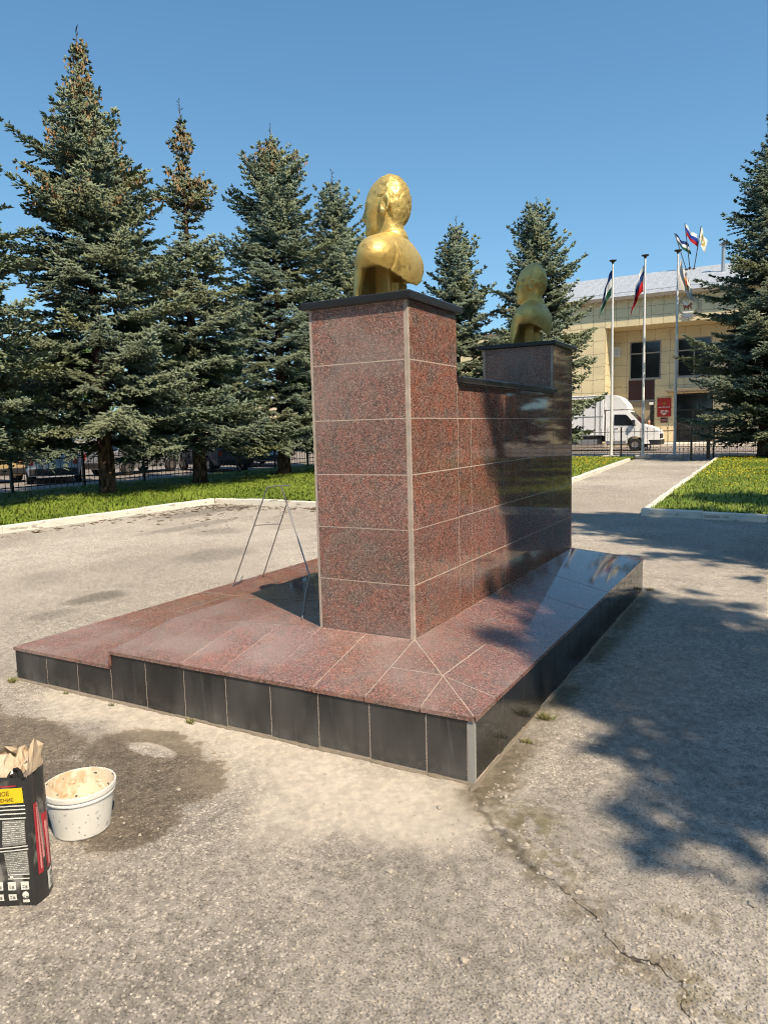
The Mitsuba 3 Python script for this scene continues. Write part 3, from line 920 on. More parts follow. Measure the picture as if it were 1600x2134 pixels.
    ex, ez = e[:, 0] * ca - e[:, 2] * sa, e[:, 0] * sa + e[:, 2] * ca
    er = np.sqrt((ex / 0.034) ** 2 + (ez / 0.050) ** 2)
    ear = np.sqrt(((er - 0.85) * 0.034) ** 2 + (e[:, 1] - 0.016 + 0.45 * ex) ** 2) - 0.0095
    lobe = s_ell(np.column_stack([ex, e[:, 1], ez]), (0.0, 0.002, 0.0), (0.024, 0.010, 0.038))
    ear = smin(ear, lobe, 0.006)
    head = smin(head, ear, 0.008)
    # hair: thicker cap that ends in a ridge over the nape
    hair = s_ell(q, (-0.034, 0, 0.578), (0.138, 0.120, 0.156))  - 0.006 + 0.0105 * n2
    line = (p[:, 0] - 0.030) * 0.85 - (p[:, 2] - 0.600) * 0.75
    side = np.where(p[:, 2] > 0.60, (p[:, 0] - 0.045) - 0.55 * (p[:, 2] - 0.60), (p[:, 0] + 0.022) + 0.35 * (0.60 - p[:, 2]))
    hair = smax(hair, side, 0.010)
    hair = smax(hair, (0.458 - p[:, 2] - 0.10 * (p[:, 0] + 0.10)) * 0.9, 0.006)
    head = smin(head, hair, 0.006)
    return smax(smin(d, head, 0.02), -p[:, 2], 0.002)


bust_mesh = surface_nets(bust_sdf, (-0.22, -0.33, -0.012), (0.26, 0.33, 0.75), 0.0056)
bust_mesh = trimesh.smoothing.filter_taubin(bust_mesh, iterations=2)
bust_mesh.vertices[:, :] *= 0.935
for (bx, by, bz, tx) in ((-0.285, 0.320, ZT + 0.0425, 'gold painted bust of a man on the near pedestal, shining in the sun'), (-0.285, 2.865, ZT + 0.0365, 'dull gold bust of a man on the far pedestal, in tree shade')):
    k = add('golden_bust', moved(bust_mesh, bx, by, bz, math.pi), 'gold_paint', smooth=True)
    label(k, tx, 'bust')

# ------------------------------------------------------------------ wire wreath stand
def wire(name, pts, r, mat='rod_metal'):
    return add(name, tube(pts, r, 6), mat)


WS = 'wreath_stand'
label(WS, 'thin wire wreath stand left of the near pedestal', 'wreath stand')

for nm, pts, r in (('leg', [(-2.521, 1.456, ZL), (-2.0, 1.340, 1.112)], 0.0052), ('leg', [(-2.541, 1.893, ZL), (-1.985, 1.572, 0.955)], 0.0052),
                   ('top_bar', [(-2.0, 1.340, 1.112), (-2.0, 1.520, 1.110), (-2.0, 1.655, 1.100)], 0.0055), ('brace', [(-2.0, 1.520, 1.110), (-1.985, 1.575, 0.950), (-1.645, 1.380, 0.402)], 0.0060),
                   ('rung', [(-2.191, 1.382, 0.785), (-2.128, 1.655, 0.765)], 0.0045), ('floor_rail', [(-1.645, 1.380, 0.399), (-1.20, 0.70, 0.424), (-0.80, 0.105, 0.447)], 0.0055),
                   ('hook', [(-2.521, 1.456, ZL + 0.004), (-2.56, 1.60, ZL + 0.02), (-2.58, 1.66, ZL + 0.05)], 0.005)):
    wire(f'{WS}__{nm}', pts, r)

# ------------------------------------------------------------------ spruces
def unit(v):
    return v / (np.linalg.norm(v, axis=-1, keepdims=True) + 1e-12)


def spindles(base, tip, rad, g, col0, col1):
    """Two crossed diamonds per twig: (vertices, faces, colours)."""
    ax = tip - base
    L = np.linalg.norm(ax, axis=1, keepdims=True)
    t = ax / (L + 1e-9)
    ref = unit(g.normal(size=t.shape))
    a = unit(np.cross(t, ref))
    b = np.cross(t, a)
    mid = base + ax * 0.42
    r = rad[:, None]
    v = np.stack([base, mid + a * r, tip, mid - a * r, mid + b * r, mid - b * r], 1)
    n = len(base)
    f = np.array([[0, 1, 2], [0, 2, 3], [0, 4, 2], [0, 2, 5]])
    f = (f[None] + (np.arange(n) * 6)[:, None, None]).reshape(-1, 3)
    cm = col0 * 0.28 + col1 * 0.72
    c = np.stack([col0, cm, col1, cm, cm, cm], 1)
    return v.reshape(-1, 3), f, c.reshape(-1, 3)


def spruce(x, y, H, prof, zlow, seed, text, dens=1.0, cones=0, tint=0.0, bare=0.0, skip=None, coarse=1.0, trunk_r=None, lean=(0, 0), rise=1.0, wide=1.04):
    """prof: [(metres below the top, crown radius)]."""
    g = np.random.default_rng(seed)
    key = fresh('spruce')
    H = H - 0.34
    label(key, text, 'spruce tree')
    prof = np.array(prof, float)

    def radius(z):
        return wide * np.interp(H + 0.30 - z, prof[:, 0], prof[:, 1])

    zs, z = [], zlow
    while z < H - 0.12:
        zs.append(z)
        z += (0.30 if z < H * 0.6 else 0.24) * g.uniform(0.8, 1.2) * (1.0 if H - z > 2 else 0.75)
    wood_v, wood_f, wood_n = [], [], 0
    B, TP, R, C0, C1 = [], [], [], [], []
    cone_b = []
    lobes = g.uniform(0, 2 * np.pi, 6)
    for z in zs:
        R0 = radius(z)
        t = z / H
        nb = int(round((8 if R0 > 0.8 else 5.5 if R0 > 0.35 else 4) * g.uniform(0.85, 1.2)))
        small = min(1.0, 0.45 + 1.1 * R0)
        a0 = g.uniform(0, 2 * np.pi)
        for k in range(nb):
            az = a0 + k * 2 * np.pi / nb + g.normal(0, 0.18)
            lump = 0.84 + 0.20 * math.sin(3 * az + lobes[int(z * 1.3) % 6]) + 0.14 * math.sin(5 * az + 2.3 * z)
            L = R0 * lump * g.uniform(0.66, 1.14)
            L = min(L, 1.10 * R0)
            if g.random() < 0.05 and z > 2.5:
                continue
            if g.random() < 0.07:
                L *= 1.18
            if skip is not None and skip(z, az, g):
                continue
            L = max(L, 0.05)
            e0 = np.interp(t, [0.0, 0.12, 0.5, 0.8, 1.0], [-0.20, -0.08, 0.24, 0.46, 0.55]) * rise + g.normal(0, 0.08)
            droop = np.interp(t, [0, 0.5, 1], [0.10, 0.24, 0.12]) + g.normal(0, 0.04)
            lift = np.interp(t, [0, 0.5, 1], [0.22, 0.22, 0.30])
            d = np.array([math.cos(az), math.sin(az), 0])
            s = np.linspace(0, 1, 9)
            bend = g.normal(0, 0.08)
            side = np.array([-d[1], d[0], 0])
            pts = np.array([0, 0, z]) + np.outer(s * L, d) + np.outer(L * bend * s ** 2, side) + np.outer(L * (math.tan(e0) * s - droop * s ** 2 + lift * s ** 3), [0, 0, 1])
            # wood: a thin three-sided branch
            w0 = 0.006 + 0.011 * L
            m = tube(pts, np.linspace(w0, 0.004, 9), 3, caps=False)
            wood_v.append(m.vertices)
            wood_f.append(m.faces + wood_n)
            wood_n += len(m.vertices)
            # side twigs
            step = 0.105 * coarse / dens ** 0.5
            ns = max(3, int(L / step))
            ss = np.linspace(0.12 if L < 1 else 0.22, 1.0, ns)
            ss = np.clip(ss + g.normal(0, 0.3 / ns, ns), 0.05, 1)
            P = np.stack([np.interp(ss, s, pts[:, i]) for i in range(3)], 1)
            tan = unit(np.stack([np.interp(np.clip(ss + 0.05, 0, 1), s, pts[:, i]) - np.interp(np.clip(ss - 0.05, 0, 1), s, pts[:, i]) for i in range(3)], 1))
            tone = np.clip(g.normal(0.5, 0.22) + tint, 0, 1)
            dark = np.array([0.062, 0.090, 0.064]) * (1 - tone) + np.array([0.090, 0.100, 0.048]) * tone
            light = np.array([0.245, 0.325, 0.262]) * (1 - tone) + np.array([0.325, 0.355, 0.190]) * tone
            for sg_ in (-1, 1, 0):
                if sg_ == 0:
                    lt = np.full(ns, 0.12 * small)
                    dirs = unit(tan + np.array([0, 0, 0.25]) + g.normal(0, 0.25, (ns, 3)))
                else:
                    lt = np.clip((0.52 * (1 - ss) * L + 0.10 * small) * g.uniform(0.6, 1.2, ns), 0.04, 0.95)
                    lat = np.cross(tan, [0, 0, 1.0]) * sg_
                    dirs = unit(0.75 * tan + 0.85 * lat + np.array([0, 0, 1.0]) * g.normal(-0.06, 0.16, (ns, 1)))
                q = 0.088 * coarse / dens ** 0.5
                cnt = np.maximum(1, (lt / q).astype(int))
                rep = np.repeat(np.arange(ns), cnt)
                pos = (np.concatenate([np.arange(c) for c in cnt]) + g.uniform(0, 0.6, len(rep))) / np.repeat(cnt, cnt)
                o = P[rep] + dirs[rep] * (lt[rep] * pos)[:, None] + np.array([0, 0, -0.14]) * (pos ** 2 * lt[rep])[:, None]
                for kk, (spread, up) in enumerate(((0.22, 0.10), (0.75, 0.22), (0.80, -0.10))):
                    lat2 = np.cross(dirs[rep], [0, 0, 1.0]) * (1 if kk == 1 else -1 if kk == 2 else 0)
                    dd = unit(dirs[rep] + lat2 * spread + np.array([0, 0, up]) + g.normal(0, 0.28, (len(rep), 3)))
                    ll = g.uniform(0.085, 0.155, len(rep)) * coarse * small
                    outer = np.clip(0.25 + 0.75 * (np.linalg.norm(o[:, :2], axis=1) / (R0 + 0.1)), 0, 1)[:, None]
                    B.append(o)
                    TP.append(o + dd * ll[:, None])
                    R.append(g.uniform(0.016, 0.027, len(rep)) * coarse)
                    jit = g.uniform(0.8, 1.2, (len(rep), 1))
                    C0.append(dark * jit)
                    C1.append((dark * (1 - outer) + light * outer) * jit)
            if cones and H - z < cones and L > 0.12:
                nc = int(g.uniform(8, 24) * min(1.3, 0.45 + L))
                tt = g.uniform(0.35, 1.0, nc)
                cp = np.stack([np.interp(tt, s, pts[:, i]) for i in range(3)], 1) + g.normal(0, 0.05, (nc, 3))
                if g.random() < 0.72:
                    cone_b.append(cp)
    # leader
    lead = np.linspace(H - 0.4, H + 0.38, 14)
    B.append(np.column_stack([lead * 0, lead * 0, lead]))
    TP.append(B[-1] + unit(g.normal(size=(14, 3)) + [0, 0, 1.4]) * 0.14)
    R.append(np.full(14, 0.014))
    C0.append(np.tile([0.06, 0.07, 0.05], (14, 1)))
    C1.append(np.tile([0.17, 0.19, 0.13], (14, 1)))
    n_in = [np.broadcast_to(c, b.shape) for c, b in zip(C0, B)]
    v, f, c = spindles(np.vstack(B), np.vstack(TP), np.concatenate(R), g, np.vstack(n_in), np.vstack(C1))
    wv, wf = np.vstack(wood_v), np.vstack(wood_f)
    f = np.vstack([f, wf + len(v)])
    rad = np.vstack([np.repeat(np.vstack(B), 6, axis=0)[:, :2], wv[:, :2]])
    out = np.column_stack([unit(rad), np.zeros(len(rad))])
    rough = np.vstack([np.repeat(unit(g.normal(size=(len(v) // 6, 3))), 6, axis=0), unit(g.normal(size=wv.shape))])
    nn = unit(0.72 * np.array([0, 0, 1.0]) + 0.62 * out + 0.42 * rough)
    v = np.vstack([v, wv])
    c = np.vstack([c, np.tile([0.060, 0.044, 0.034], (len(wv), 1))])
    zt = LAWN_Z - 0.05

    def put(vv):
        k = vv[:, 2:3] / H
        return vv + np.array([x, y, 0]) + k * np.array([lean[0], lean[1], 0])

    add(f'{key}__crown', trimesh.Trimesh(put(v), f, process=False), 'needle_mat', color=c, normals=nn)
    tr = trunk_r or 0.016 * H + 0.03
    zz = np.array([zt, 0.25, 0.8, H * 0.3, H * 0.6, H * 0.85, H + 0.38])
    tv = tube(np.column_stack([zz * 0, zz * 0, zz]), tr * np.array([1.35, 1.08, 1.0, 0.75, 0.42, 0.17, 0.02]), 12)
    nz = meshkit.noise(np.column_stack([tv.vertices[:, :2] * 9, tv.vertices[:, 2:] * 1.5]), 3) - 0.5
    tv.vertices[:, :2] *= (1 + 0.25 * nz)[:, None]
    add(f'{key}__trunk', trimesh.Trimesh(put(tv.vertices), tv.faces, process=False), 'bark_mat', smooth=True)
    if cone_b:
        cb = np.vstack(cone_b)
        ct = cb + np.column_stack([g.normal(0, 0.02, len(cb)), g.normal(0, 0.02, len(cb)), -g.uniform(0.10, 0.16, len(cb))])
        k0, k1 = np.tile([0.26, 0.165, 0.085], (len(cb), 1)), np.tile([0.50, 0.345, 0.18], (len(cb), 1)) * g.uniform(0.7, 1.15, (len(cb), 1))
        v, f, c = spindles(cb, ct, g.uniform(0.022, 0.034, len(cb)), g, k0, k1)
        k = add(f'{key}__cones', trimesh.Trimesh(put(v), f, process=False), 'needle_mat', color=c)
        label(k, 'tan cones hanging from the top boughs', kind='stuff')
    return key


spruce(-14, 9.75, 11.55, [(0, 0.04), (0.35, 0.22), (0.95, 0.28), (1.6, 0.5), (2.2, 0.95), (2.9, 1.0), (3.3, 1.5), (4.1, 1.7), (4.7, 2.1), (5.4, 2.15), (6.6, 2.4), (7.9, 2.8), (9.1, 3.3), (10.4, 3.7), (11, 3.4)], 1.45, 101,
       'tallest spruce on the left, its brown top thick with cones', cones=4.6, tint=0.06)
spruce(-14, 13.2, 11.1, [(0, 0.03), (0.5, 0.14), (1.0, 0.22), (1.25, 0.50), (1.4, 0.25), (2.1, 0.24), (2.35, 0.95), (2.9, 1.0), (3.1, 0.40), (3.8, 0.42), (4.2, 1.25), (4.7, 1.6), (5.4, 1.8), (6.2, 2.1), (7.1, 2.4), (8.6, 3.1), (10, 3.5)], 1.3, 102,
       'spruce with a thin gappy spire, second from the left', cones=2.6, tint=0.02, rise=0.45, wide=1.0)
spruce(-14, 17.45, 11.85, [(0, 0.04), (0.6, 0.26), (1.1, 0.62), (1.5, 0.9), (2.0, 1.15), (2.8, 1.4), (3.7, 1.65), (4.7, 2.0), (6.4, 2.3), (8.5, 2.5), (10.6, 2.6)], 1.2, 103,
       'full spruce left of the golden bust, third from the left', cones=1.8, tint=-0.05)
spruce(-14, 21.2, 11.5, [(0, 0.04), (0.9, 0.42), (1.6, 0.85), (2.4, 1.05), (3.6, 1.4), (4.7, 1.7), (8, 2.2), (10.5, 2.6)], 1.2, 104,
       'slender spruce just left of the golden head', coarse=1.15)
spruce(-13.9, 5.3, 10.6, [(0, 0.05), (2, 1.2), (4, 2.0), (7, 2.5), (9.5, 2.9)], 1.6, 105, 'spruce at the left edge of the picture showing only its boughs')
spruce(-11.35, 27, 10.7, [(0, 0.04), (1, 0.48), (1.85, 0.95), (2.7, 1.1), (3.6, 1.5), (4.5, 1.75), (5.3, 1.95), (9, 2.4)], 1.0, 106,
       'small spruce seen between the two pedestals', coarse=1.2)
spruce(-7.75, 27, 10.9, [(0, 0.04), (0.7, 0.5), (1.35, 0.85), (2.15, 1.1), (3, 1.4), (4.2, 1.75), (5, 2.25), (6.5, 2.7), (7.6, 2.1), (9, 2.7), (10, 2.2)], 1.1, 107,
       'spruce behind the far bust, its boughs over the white truck', coarse=1.15)
spruce(0.95, 29.6, 14.6, [(0, 0.04), (1.4, 0.30), (3.3, 0.95), (4.9, 1.75), (6.5, 2.25), (7.6, 2.6), (9.2, 2.7), (10.4, 3.5), (11.2, 2.9), (12, 3.2), (12.9, 2.5), (14, 2.4)], 0.9, 108,
       'dark spruce at the right edge in front of the building', coarse=1.1, trunk_r=0.36, wide=1.0)
# the right-hand row, which throws its shadow over the square
spruce(8.2, -2.9, 15.5, [(0, 0.05), (1.2, 0.42), (2.6, 0.75), (3.8, 1.35), (5, 1.45), (6.6, 1.75), (9, 2.15), (13, 2.8), (14.3, 2.9)], 1.2, 109, 'tall spruce right of the square whose shadow reaches the memorial', coarse=1.5, wide=1.0)
spruce(9.3, 2.3, 14.6, [(0, 0.05), (1.2, 0.8), (2.5, 1.5), (4, 2.1), (8, 2.7), (13, 3.2)], 1.2, 110, 'spruce right of the square, second in its row', coarse=1.6, wide=1.0)
spruce(9.4, 6.2, 12.8, [(0, 0.05), (1.5, 0.8), (4, 1.7), (8, 2.4), (11.5, 2.9)], 1.2, 111, 'spruce right of the square, third in its row', coarse=1.6, wide=1.0)
for yy, hh, nm in ((11.2, 8.2, 'fourth'), (15.4, 8.6, 'fifth'), (19.8, 8.3, 'sixth'), (24.4, 8.6, 'seventh')):
    spruce(9.8, yy, hh, [(0, 0.05), (2, 1.0), (5, 1.9), (7.4, 2.4)], 1.0, 120 + int(yy), f'spruce right of the lawn, {nm} in its row', coarse=1.9)
spruce(6.0, 30.0, 12.0, [(0, 0.05), (3, 1.3), (7, 2.4), (11, 2.9)], 1.2, 112, 'spruce by the front fence beyond the right edge', coarse=1.7)
spruce(10.5, 30.0, 12.0, [(0, 0.05), (3, 1.3), (7, 2.4), (11, 2.9)], 1.2, 113, 'spruce by the front fence far right', coarse=1.7)

# ------------------------------------------------------------------ bag of tile adhesive and bucket
BAG = 'adhesive_bag'
label(BAG, 'torn-open black paper sack with a yellow label and red stripes standing by the bucket', 'sack')
BO = np.array([-0.447, -1.934, 0.0])                   # the sack's near right bottom corner
BF = np.array([-0.915, -0.403, 0.0])                   # along its front, to the left
BD = np.array([-0.403, 0.915, 0.0])                    # its depth, away from the camera
BN = -BD
BWID, BDEP, BHGT = 0.38, 0.105, 0.388


def bag_front(s, z):
    """Point on the sack's bulging front: s metres left of its right edge, z metres up."""
    k = np.clip(s / BWID, 0, 1)
    bulge = 0.030 * np.sin(np.pi * k) * (0.35 + 0.65 * np.sin(np.pi * np.clip(z / (BHGT + 0.05), 0, 1))) + (0.006 * np.sin(z * 37 + s * 9) + 0.012 * (meshkit.fbm(np.stack([np.asarray(s) * 14, np.asarray(z) * 9, np.asarray(s) * 0], -1), 3, 4) - 0.5)) * np.sin(np.pi * k) ** 0.5
    return BO + np.multiply.outer(np.asarray(s), BF) + np.multiply.outer(bulge, BN) + np.multiply.outer(np.asarray(z) * 1.16, [0, 0, 1.0])


def bag_side(s, z):
    """Point on the sack's right side: s metres back from the front edge."""
    k = np.clip(s / BDEP, 0, 1)
    bulge = 0.012 * np.sin(np.pi * k) - 0.020 * np.exp(-((k - 0.5) / 0.15) ** 2) * np.clip((z - 0.12) / 0.25, 0, 1)
    return BO + np.multiply.outer(np.asarray(s), BD) + np.multiply.outer(bulge, -BF) + np.multiply.outer(np.asarray(z) * 1.16, [0, 0, 1.0])


def grid_mesh(fn, s, z):
    S, Z = np.meshgrid(s, z)
    v = fn(S.ravel(), Z.ravel())
    n, m = len(z), len(s)
    i, j = np.meshgrid(np.arange(n - 1), np.arange(m - 1), indexing='ij')
    q = np.stack([i * m + j, i * m + j + 1, (i + 1) * m + j + 1, (i + 1) * m + j], -1).reshape(-1, 4)
    return trimesh.Trimesh(v, np.vstack([q[:, [0, 1, 2]], q[:, [0, 2, 3]]]), process=False)


z_ = np.linspace(0, BHGT, 26)
bag_parts = [grid_mesh(bag_front, np.linspace(0, BWID, 24), z_), grid_mesh(bag_side, np.linspace(0, BDEP, 14), z_)]
bk = grid_mesh(lambda s, z: BO + np.multiply.outer(s, BF) + BD * BDEP + np.multiply.outer(0.02 * np.sin(np.pi * s / BWID), BD) + np.multiply.outer(z, [0, 0, 1.0]), np.linspace(0, BWID, 12), z_)
lf = grid_mesh(lambda s, z: BO + BF * BWID + np.multiply.outer(s, BD) + np.multiply.outer(z, [0, 0, 1.0]), np.linspace(0, BDEP, 6), z_)
add(f'{BAG}__body', cat(bag_parts + [bk, lf]), 'bag_film', smooth=50)
# torn kraft rim: ragged flaps round the open mouth
g = np.random.default_rng(77)


def flap(p0, p1, outward, h, seed, lean):
    gg = np.random.default_rng(seed)
    n = 9
    k = np.linspace(0, 1, n)
    base = p0 + np.multiply.outer(k, p1 - p0)
    hh = 0.86 * h * (0.74 + 0.26 * gg.random(n)) * np.sin(np.pi * (0.12 + 0.76 * k)) ** 0.5
    rows_ = []
    for t in (0, 0.4, 0.75, 1.0):
        rows_.append(base + np.outer(hh * t, [0, 0, 1]) + np.multiply.outer(lean * t ** 1.5 + gg.normal(0, 0.006, n) * t, outward))
    v = np.vstack(rows_)
    i, j = np.meshgrid(np.arange(3), np.arange(n - 1), indexing='ij')
    q = np.stack([i * n + j, i * n + j + 1, (i + 1) * n + j + 1, (i + 1) * n + j], -1).reshape(-1, 4)
    return trimesh.Trimesh(v, np.vstack([q[:, [0, 1, 2]], q[:, [0, 2, 3]]]), process=False)


up = np.array([0, 0, BHGT * 1.16 - 0.004])
fl = [flap(BO + up + BF * a, BO + up + BF * b, BN, h, s, l) for a, b, h, s, l in ((0.03, 0.16, 0.075, 1, -0.05), (0.14, 0.27, 0.085, 2, -0.075), (0.24, 0.38, 0.07, 3, -0.03))]
fl += [flap(BO + up + BD * BDEP + BF * a, BO + up + BD * BDEP + BF * b, BD, h, s, l) for a, b, h, s, l in ((0.0, 0.15, 0.10, 4, -0.03), (0.12, 0.30, 0.08, 5, -0.05))]
fl += [flap(BO + up - BF * 0.002 + BD * 0.0, BO + up + BD * BDEP, -BF, 0.135, 6, 0.004), flap(BO + up + BD * 0.02 + BF * 0.03, BO + up + BD * BDEP + BF * 0.02, -BF, 0.10, 9, -0.02)]
add(f'{BAG}__torn_rim', cat(fl), 'kraft_paper')
add(f'{BAG}__film_tuft', cat([flap(BO + up + BF * 0.0 + [0, 0, -0.02], BO + up + BF * 0.055 + [0, 0, -0.02], BN, 0.075, 8, 0.012)]), 'bag_film')
add(f'{BAG}__powder', hull([BO + BF * a + BD * b + np.array([0, 0, z]) for a in (0.012, BWID - 0.012) for b in (0.012, BDEP - 0.012) for z in (0.05, BHGT - 0.05)]), 'kraft_paper')


def decal(name, fn, s0, s1, z0, z1, mat, off=0.0012, nrm=BN, ns=10):
    """A printed patch that follows the sack's skin."""
    m = grid_mesh(fn, np.linspace(s0, s1, ns), np.linspace(z0, z1, 4))
    m.vertices = m.vertices + nrm * off
    return m


def bag_band(mat, s0, s1, z0, z1, off=0.0012):
    return decal('', bag_front, s0, s1, z0, z1, mat, off)


add(f'{BAG}__yellow_label', bag_band('yellow_print', 0.012, 0.37, 0.312, 0.358), 'yellow_print')
add(f'{BAG}__red_line', cat([bag_band('x', 0.03, 0.37, 0.362, 0.366)]), 'red_print')
wl = [bag_band('x', 0.008, 0.37, z, z + 0.0036) for z in (0.302, 0.291, 0.279, 0.266, 0.183, 0.173)]
for m in wl:
    add(f'{BAG}__white_line', m, 'white_print')
gp = [bag_band('x', 0.012, 0.082, z0, z1, 0.0008) for z0, z1 in ((0.190, 0.262), (0.098, 0.170))] + [bag_band('x', 0.10, 0.30, z0, z1, 0.0008) for z0, z1 in ((0.190, 0.262), (0.098, 0.170))]
for m in gp:
    add(f'{BAG}__text_panel', m, 'grey_print')


def bag_text(text, s_right, z, h, mat, dz=0.0):
    """Lettering whose right end stands s_right from the front's right edge."""
    m = meshkit.text_mesh(text, h, 0.0004, bold=True)
    w = m.vertices[:, 0].max()
    v = m.vertices
    s = s_right + (w - v[:, 0])
    p = bag_front(s, z + v[:, 1]) + BN * (0.0022 + v[:, 2:3])
    return trimesh.Trimesh(p, m.faces, process=False)


add(f'{BAG}__label_text', cat([bag_text('ПРОЧНОЕ', 0.052, 0.337, 0.013, 'brown_print'), bag_text('СЦЕПЛЕНИЕ', 0.042, 0.318, 0.011, 'brown_print')]), 'brown_print')
fine = []
gt = np.random.default_rng(12)
for z0, z1 in ((0.196, 0.258), (0.104, 0.166)):
    z = z1
    while z > z0:
        s = 0.014
        while s < 0.080:
            w = gt.uniform(0.004, 0.016)
            if gt.random() < 0.9:
                fine.append(bag_band('x', s, min(s + w, 0.082), z - 0.0016, z, 0.0016))
            s += w + 0.0022
        z -= 0.0058
label(add(f'{BAG}__fine_print', cat(fine), 'white_print'), 'rows of tiny white print', kind='stuff')
ic = [bag_band('x', s, s + 0.026, z, z + 0.024, 0.0014) for s in (0.016, 0.058, 0.10, 0.142) for z in (0.052,)] + [bag_band('x', s, s + 0.026, z, z + 0.020, 0.0014) for s in (0.058, 0.10, 0.142) for z in (0.020,)]
ic += [bag_band('x', 0.018, 0.040, 0.012, 0.021, 0.0014)] + [bag_band('x', 0.012, 0.082, z, z + 0.0028, 0.0014) for z in (0.096, 0.084)] + [bag_band('x', 0.065, 0.076, 0.088, 0.094, 0.0016)]
disc = trimesh.creation.cylinder(radius=0.0105, height=0.0006, sections=18)
dv = disc.vertices
ic.append(trimesh.Trimesh(bag_front(0.029 + dv[:, 0], 0.036 + dv[:, 1]) + BN * (0.0016 + dv[:, 2:3]), disc.faces, process=False))
for m in ic:
    add(f'{BAG}__icon', m, 'white_print')
icd = []
for s in (0.016, 0.058, 0.10, 0.142):
    for z in (0.020, 0.052):
        icd += [bag_band('x', s + 0.005, s + 0.012, z + 0.004, z + 0.013, 0.0024), bag_band('x', s + 0.014, s + 0.021, z + 0.006, z + 0.009, 0.0024), bag_band('x', s + 0.014, s + 0.021, z + 0.012, z + 0.014, 0.0024)]
label(add(f'{BAG}__icon_mark', cat(icd), 'grey_print'), 'grey marks on the icons', kind='stuff')
SN = -BF


def side_band(s0, s1, z0, z1, off=0.0014):
    return decal('', bag_side, s0, s1, z0, z1, '', off, SN, 6)


add(f'{BAG}__red_stripe', cat([side_band(0.018, 0.040, 0.085, 0.30), side_band(0.060, 0.094, 0.085, 0.25)]), 'red_print')
add(f'{BAG}__pink_stripe', cat([side_band(0.0265, 0.0335, 0.098, 0.285, 0.0028), side_band(0.042, 0.052, 0.125, 0.292), side_band(0.066, 0.080, 0.092, 0.225, 0.0028)]), 'pink_print')
add(f'{BAG}__side_sticker', side_band(0.058, 0.092, 0.018, 0.075), 'white_print')
add(f'{BAG}__sticker_mark', cat([side_band(0.070, 0.086, 0.024, 0.046, 0.003), side_band(0.070, 0.086, 0.052, 0.068, 0.003)]), 'grey_print')

BU = 'plastic_bucket'
label(BU, 'low white plastic bucket smeared with grey-beige mortar inside', 'bucket')
BC = (-0.719, -1.536)
r0, r1, hb = 0.106, 0.132, 0.188
prof = [(0, 0.003), (r0 - 0.006, 0.0), (r0, 0.006), (r0 + (r1 - r0) * 0.80, hb - 0.040), (r1 + 0.001, hb - 0.038), (r1 + 0.002, hb - 0.032), (r1 - 0.004, hb - 0.030), (r1 - 0.003, hb - 0.022), (r1 + 0.004, hb - 0.020), (r1 + 0.006, hb - 0.004), (r1 + 0.004, hb), (r1 + 0.0005, hb)]
add(f'{BU}__wall', moved(lathe(prof, 56), *BC, 0.0), 'bucket_out', smooth=40)
add(f'{BU}__inside', moved(lathe([(r1 + 0.0005, hb), (r1 - 0.003, hb - 0.006), (r0 - 0.004, 0.02), (0, 0.016)], 56), *BC, 0.0), 'bucket_in', smooth=40)
g = np.random.default_rng(3)
blob = []
for k in range(46):
    a, z = g.uniform(0, 2 * np.pi), g.uniform(0.02, hb - 0.01)
    rr = np.interp(z, [0.02, hb], [r0 - 0.004, r1 - 0.003]) - 0.001
    b = ball((0, 0, 0), 1, 1)
    b.vertices = b.vertices * [0.004, g.uniform(0.004, 0.016), g.uniform(0.004, 0.02)]
    b = moved(b, rr, 0, z)
    blob.append(moved(b, *BC, 0, a))
label(add(f'{BU}__mortar_smear', cat(blob), 'bucket_in', smooth=True), 'lumps of mortar stuck inside', kind='stuff')
spl = []
for k in range(26):
    a, z = g.uniform(-2.6, 0.2), g.uniform(0.02, hb - 0.045)
    rr = np.interp(z, [0, hb], [r0, r1]) - 0.0012
    b = ball((0, 0, 0), 1, 1)
    b.vertices = b.vertices * [0.0022, g.uniform(0.0015, 0.005), g.uniform(0.0015, 0.005)]
    spl.append(moved(moved(b, rr, 0, z), *BC, 0, a))
label(add(f'{BU}__splash', cat(spl), 'grey_metal'), 'grey mortar splashes', kind='stuff')


# weeds at the plinth's foot
def weed(x, y, s, seed, text):
    g = np.random.default_rng(seed)
    B, TP, R, C0, C1 = [], [], [], [], []
    s = s * 0.6
    n = int(110 * s / 0.08)
    b = np.column_stack([g.normal(x, s * 0.35, n), g.normal(y, s * 0.16, n), np.zeros(n)])
    d = unit(np.column_stack([g.normal(0, 0.7, (n, 2)), g.uniform(0.4, 1.2, n)]))
    l = g.uniform(0.3, 1.0, n) * s
    col = np.where(g.random((n, 1)) < 0.45, [[0.28, 0.24, 0.11]], [[0.12, 0.15, 0.035]]) * g.uniform(0.7, 1.3, (n, 1))
    v, f, c = spindles(b, b + d * l[:, None], l * 0.05, g, col * 0.7, col * 1.2)
    k = add('weed_tuft', trimesh.Trimesh(v, f, process=False), 'grass_mat', color=c)
    label(k, text, 'weed')


weed(-2.60, -0.575, 0.085, 1, 'weed tuft at the left end of the black skirting')
weed(-2.10, -0.57, 0.055, 2, 'small weed under the second joint of the black skirting')
weed(-1.68, -0.575, 0.05, 3, 'small weed below the step in the black skirting')
weed(-1.08, -0.57, 0.07, 4, 'weed tuft at the foot of the black skirting by the wet stain')
weed(0.615, 0.30, 0.10, 5, 'largest weed tuft at the right foot of the plinth')
weed(0.612, -0.02, 0.07, 6, 'weed tuft at the right foot of the plinth near the sunlit corner')
weed(0.60, 3.62, 0.08, 9, 'weed at the far right corner of the plinth')

